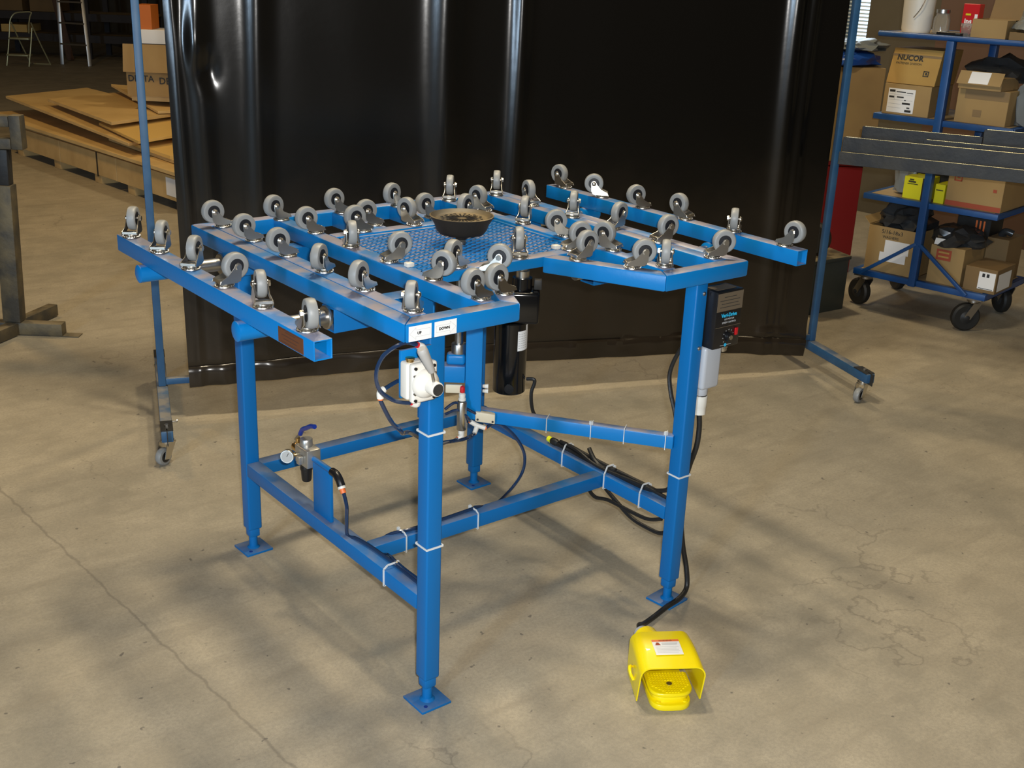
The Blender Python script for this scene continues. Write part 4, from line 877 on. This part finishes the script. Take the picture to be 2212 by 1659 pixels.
angle('long dark steel bar just above the lowest one on the rack', .014, .95, -.034, .8450, .06, .095)
angle('wide dark steel channel bar in the middle of the rack', .30, 2.0, -.10, .8450, .06, .105)
angle('short dark steel bar on the back left of the rack pile', .06, .50, -.165, .8450, .03, .125)
angle('uppermost dark steel bar on the right half of the rack pile', .50, 2.0, -.20, .8450, .05, .150)

# ------------------------------------------------------------------ red machine, cardboard sheet box, dark block, tyre
A0 = Vector((4.11, 1.90, 0)); ar = Vector((.786, -.618, 0)); ab = Vector((.618, .786, 0)); aw = lambda u, d, z: A0+ar*u+ab*d+ez*z
rm = thing('red_machine', 'dark red steel cabinet behind the screen post and cart', 'cabinet', tuple(aw(-.22, .2, 0)))
part('cabinet', MB().obox(aw(-.42, 0, .0), ar*.42, ab*.40, ez*.575), 'red_paint', rm, bevel=.006); part('top_cover', MB().obox(aw(-.43, -.01, .5755), ar*.44, ab*.42, ez*.02), 'red_paint', rm, bevel=.004)
part('door_panel', MB().obox(aw(-.40, -.004, .05), ar*.19, ab*.0038, ez*.48), 'red_paint', rm, bevel=.001)
kf = lambda u, d, z: aw(u-.0, d, z)
t, b = carton('tall plain kraft box standing on the red cabinet', -.42, .045, 0, .36, .5965, 1.075, 'card', frame=aw)
solo('blue_bag', 'shiny blue plastic bag on the tall kraft box', 'bag', MB().blob(aw(-.11, .12, 1.105), (.16, .13, .055), .22, 2.2, 31), 'blue_bag', tuple(aw(-.1, .12, 1.08)), smooth=30)
solo('poly_bag', 'grey plastic bag lying over the blue bag', 'bag', MB().blob(aw(-.06, .15, 1.172), (.15, .12, .040), .25, 2.6, 33), 'clear_bag', tuple(aw(-.06, .15, 1.14)), smooth=30)
D0 = Vector((3.25, 1.535, 0))
db = thing('steel_bin', 'low dark green steel bin on the floor behind the screen', 'bin', (3.36, 1.56, 0))
part('bin_body', MB().obox((3.235, 1.500, 0), (.26, -.02, 0), (.05, .16, 0), (0, 0, .245)), 'grn_box', db, bevel=.004)
part('bin_rim', MB().obox((3.228, 1.494, .2455), (.273, -.021, 0), (.052, .172, 0), (0, 0, .018)), 'grn_box', db, bevel=.003)
ty = thing('spare_tyre', 'small black wheel standing on the green bin', 'wheel', (3.36, 1.60, .264))
part('tyre', MB().lathe([(.035, -.022), (.068, -.024), (.078, -.014), (.080, 0), (.078, .014), (.068, .024), (.035, .022)], (3.345, 1.585, .344), (.95, .3, 0), n=36), 'tyre', ty)
part('rim', MB().lathe([(.010, -.026), (.033, -.018), (.033, .018), (.010, .026)], (3.345, 1.585, .344), (.95, .3, 0), n=20), 'dark_steel', ty)

# ------------------------------------------------------------------ steel stand at the left edge
st = thing('steel_stand', 'grimy dark steel stand with cross-shaped base at the left edge', 'stand', (.12, 3.10, 0))
part('lower_post', MB().bar((.118, 3.095, .058), (.135, 3.08, .62), .072, .060, up=(.63, .78, 0)), 'rust', st, bevel=.004)
part('upper_post', MB().bar((.135, 3.08, .62), (.140, 3.076, .760), .056, .046, up=(.63, .78, 0)), 'dark_steel', st, bevel=.003)
sr = Vector((.786, -.618, 0)); sb_ = Vector((.618, .786, 0)); SC = Vector((.118, 3.095, 0))
part('base_bar', MB().bar(SC-sr*.30+ez*.029, SC+sr*.20+ez*.029, .05, .050), 'rust', st, bevel=.003)
part('base_bar', MB().bar(SC+sb_*.0255+ez*.029, SC+sb_*.26+sr*.06+ez*.029, .045, .05), 'rust', st, bevel=.003)
part('base_bar', MB().bar(SC-sb_*.0255+ez*.029, SC-sb_*.30-sr*.08+ez*.029, .05, .05), 'rust', st, bevel=.003)
part('foot_plate', MB().bar(SC+sr*.15+ez*.002, SC+sr*.265+ez*.002, .05, .004), 'rust', st)
hd_ = part('head_frame', MB().bar(SC-sr*.25+ez*.868, SC+sr*.075+ez*.868, .05, .042).bar(SC-sr*.25+ez*.782, SC+sr*.075+ez*.782, .05, .042).bar(SC+sr*.098+ez*.7605, SC+sr*.098+ez*.892, .045, .052, up=sb_), 'rust', st, bevel=.004)

# ------------------------------------------------------------------ crate with plywood sheets
CN = Vector((1.665, 4.95, 0)); ca_ = Vector((-.095, .9955, 0)); cb_ = Vector((.9955, .095, 0)); pw = lambda a, b, z: CN+ca_*a+cb_*b+ez*z
CN = Vector((1.630, 4.95, 0))
cr = thing('wooden_crate', 'long low strapped wooden crate on skids, left background', 'crate', tuple(pw(1.2, .6, 0)))
for k in range(3):
    a0 = -.02+k*.87
    part('side_board', MB().obox(pw(a0, 0, .060), ca_*.862, cb_*.018, ez*.150), 'crate', cr, bevel=.0015, seg=1)
part('end_board', MB().obox(pw(-.04, 0, .060), ca_*.018, cb_*1.2, ez*.150), 'crate', cr)
for a in (-.02, .62, 1.10, 1.75, 2.40): part('skid', MB().obox(pw(a, .01, 0), ca_*.10, cb_*1.18, ez*.0595), 'crate', cr, bevel=.003)
for k in range(4): part('deck_board', MB().obox(pw(-.02, .02+k*.30, .2105), ca_*2.6, cb_*.29, ez*.016), 'crate', cr)
for a in (1.115, .02): part('strap', MB().obox(pw(a, -.003, .05), ca_*.016, cb_*.0028, ez*.165), 'strap', cr)
part('packing_slip', MB().obox(pw(.045, -.002, .085), ca_*.13, cb_*.0018, ez*.11), 'paper', cr, 'white packing slip')
def sheet(label, pts, th, m='wood'):
    f = MB(); v = [Vector(p) for p in pts]; n_ = len(v)
    vs = v+[p+ez*th for p in v]
    f._faces(vs, [tuple(range(n_-1, -1, -1)), tuple(range(n_, 2*n_))]+[(i, (i+1) % n_, n_+(i+1) % n_, n_+i) for i in range(n_)])
    return solo('plywood_sheet', label, 'plywood sheet', f, m, tuple(v[0]), group='plywood sheets on the crate', bevel=.001, seg=1)
sheet('largest plywood sheet, lying directly on the long crate', [pw(-.05, -.03, .227), pw(-.05, 1.2, .227), pw(2.95, 1.2, .240), pw(2.95, -.03, .240)], .022)
sheet('plywood sheet second from the bottom, near end of the crate', [(1.72, 4.95, .252), (2.80, 5.05, .252), (2.70, 6.30, .262), (1.66, 6.20, .262)], .020)
sheet('plywood sheet third from the bottom with yellow edge', [(1.70, 5.25, .275), (2.75, 5.45, .275), (2.6, 6.6, .300), (1.62, 6.30, .300)], .022, 'wood_edge')
sheet('warped plywood sheet resting across the middle of the pile', [(1.58, 5.62, .312), (2.50, 6.05, .330), (2.20, 8.15, .372), (1.47, 7.85, .366)], .018)
sheet('narrow plywood offcut under the topmost sheet', [(1.60, 5.50, .342), (2.5, 5.9, .352), (2.35, 6.6, .372), (1.62, 6.25, .360)], .018, 'wood_edge')
sheet('topmost wide plywood sheet with a raised corner', [(1.60, 5.95, .400), (2.30, 6.25, .405), (2.30, 7.35, .428), (1.60, 7.25, .405)], .020)
sheet('small plywood board leaning under the open box', [(2.0, 6.15, .43), (2.6, 6.1, .43), (2.6, 7.1, .46), (2.10, 7.3, .49)], .018)
ob = lambda u, d, z: Vector((1.905, 6.44, 0))+ar*u+ab*d+ez*z
t, b = carton('open kraft box with big black lettering on the plywood pile', 0, .42, 0, .40, .525, .725, 'card', frame=ob, open_top=True)
part('flap', MB().obox(ob(-.012, -.03, .690), ar*.44, ab*.035+ez*.185, ab*.005), 'card', t); part('flap', MB().obox(ob(.0, .395, .725), ar*.42, ab*.02+ez*.16, ab*.005), 'card', t)
text('DELTA', .060, ob(.010, -.002, .625), ar, ez, 'ink', t, bold=.001); text('DE', .064, ob(.225, -.002, .612), ar, ez, 'ink', t, bold=.001)
part('box_base', MB().obox(ob(.02, .02, .49), ar*.38, ab*.36, ez*.034), 'wood', t)
t, b = carton('white carton standing above the open lettered box', .06, .36, .10, .34, .873, .967, 'paper', frame=ob)
part('support', MB().obox(ob(.08, .12, .53), ar*.26, ab*.2, ez*.342), 'card_d', t)
t, b = carton('orange carton on top of the white carton', .055, .165, .12, .30, .9675, 1.13, 'orange_box', frame=ob)

# ------------------------------------------------------------------ far left: step stool, ladder and storage rack
Q0 = Vector((3.40, 13.99, 0)); qw = lambda u, d, z: Q0+ar*u+ab*d+ez*z
ss = thing('step_stool', 'small folding two-step stool with bent tube handle, far left', 'step stool', tuple(Q0+ar*.04))
for dx, nm in ((-.22, 0), (.06, 1)):
    part('front_leg', MB().hose([qw(dx+(-.03), 0, 0), qw(dx+.03, .06, .25), qw(dx+.075, .12, .46)] if False else [qw(dx, 0, .0), qw(dx+.035, .05, .28), qw(dx+.055, .08, .47)], .009, n=8), 'olive_al', ss)
part('handle_tube', MB().hose([qw(-.165, .08, .47), qw(-.15, .09, .56), qw(-.09, .10, .635), qw(.02, .10, .655), qw(.115, .10, .655), qw(.095, .10, .60), qw(.075, .09, .50), qw(.065, .09, .40)], .009, n=8), 'olive_al', ss)
part('rear_leg', MB().hose([qw(-.15, .10, .53), qw(-.10, .2, .28), qw(-.035, .3, .01)], .009, n=8), 'olive_al', ss); part('rear_leg', MB().hose([qw(.10, .10, .53), qw(.15, .2, .28), qw(.21, .3, .03), qw(.20, .31, .009), qw(.0, .31, .009)], .009, n=8), 'olive_al', ss)
part('step', MB().obox(qw(-.17, .02, .325), ar*.25, ab*.18, ez*.02), 'olive_al', ss, bevel=.003); part('step', MB().obox(qw(-.20, -.03, .125), ar*.27, ab*.16, ez*.02), 'olive_al', ss, bevel=.003)
ld = thing('stepladder', 'tall grey stepladder standing behind the step stool', 'ladder', tuple(qw(.55, .4, 0)))
for p, q in ((qw(.73, .30, 0), qw(.60, .55, 1.3)), (qw(.33, .42, 0), qw(.30, .6, 1.3))): part('side_rail', MB().bar(p, q, .045, .025), 'steel', ld, bevel=.002)
for z in (.26, .52, .78, 1.04):
    k = z/1.3; part('rung', MB().bar(qw(.33-.03*k, .42+.18*k, z), qw(.73-.13*k, .30+.25*k, z), .05, .02), 'steel', ld)
Q1 = Vector((3.4, 15.6, 0)); rw = lambda u, d, z: Q1+ar*u+ab*d+ez*z
rr = thing('storage_rack', 'dark storage rack along the back behind the ladder', 'rack', tuple(rw(1, .4, 0)))
for u in (-1.2, .1, 1.4, 2.2):
    for d in (0, .8): part('upright', MB().bar(rw(u, d, 0), rw(u, d, 2.4), .07, .05, up=ab), 'dk', rr)
for z in (.22, .50, 1.5): part('shelf_beam', MB().obox(rw(-1.2, -.03, z), ar*3.4, ab*.04, ez*.10), 'dk', rr); part('shelf_deck', MB().obox(rw(-1.2, .02, z+.06), ar*3.4, ab*.76, ez*.03), 'board', rr)
fw = rw
cols = ['card', 'card_d', 'card', 'wood_edge', 'card_d']
for i, (u0, u1, z0, z1, m_, lb_) in enumerate(((-1.0, -.30, .601, 1.25, 'card', 'big tan box at the far left on the storage rack'), (.12, .52, .601, .95, 'card_d', 'brown box behind the ladder on the storage rack'), (.62, .98, .601, .85, 'card_d', 'low brown box right of the ladder on the storage rack'), (-.9, -.3, .321, .45, 'card_d', 'flat brown box on the lower rack shelf behind the stool'), (.20, .55, .321, .42, 'wood_edge', 'flat yellowish board box low behind the ladder'))):
    carton(lb_, u0, u1, .05, .55, z0, z1, m_, frame=fw)
solo('leaning_board', 'narrow reddish board leaning on the storage rack', 'board', MB().bar(rw(1.22, -.25, .0), rw(.98, -.06, 1.0), .09, .03), 'brown_slab', tuple(rw(1.2, -.25, 0)))

solo('loose_screw', 'tiny bright screw lying on the floor beside the left screen caster', 'screw', MB().cyl((.262, 1.850, .003), (.282, 1.846, .003), .0025, n=8).cyl((.282, 1.846, .0045), (.286, 1.845, .0045), .0045, n=10), 'chrome', (.272, 1.848, 0))
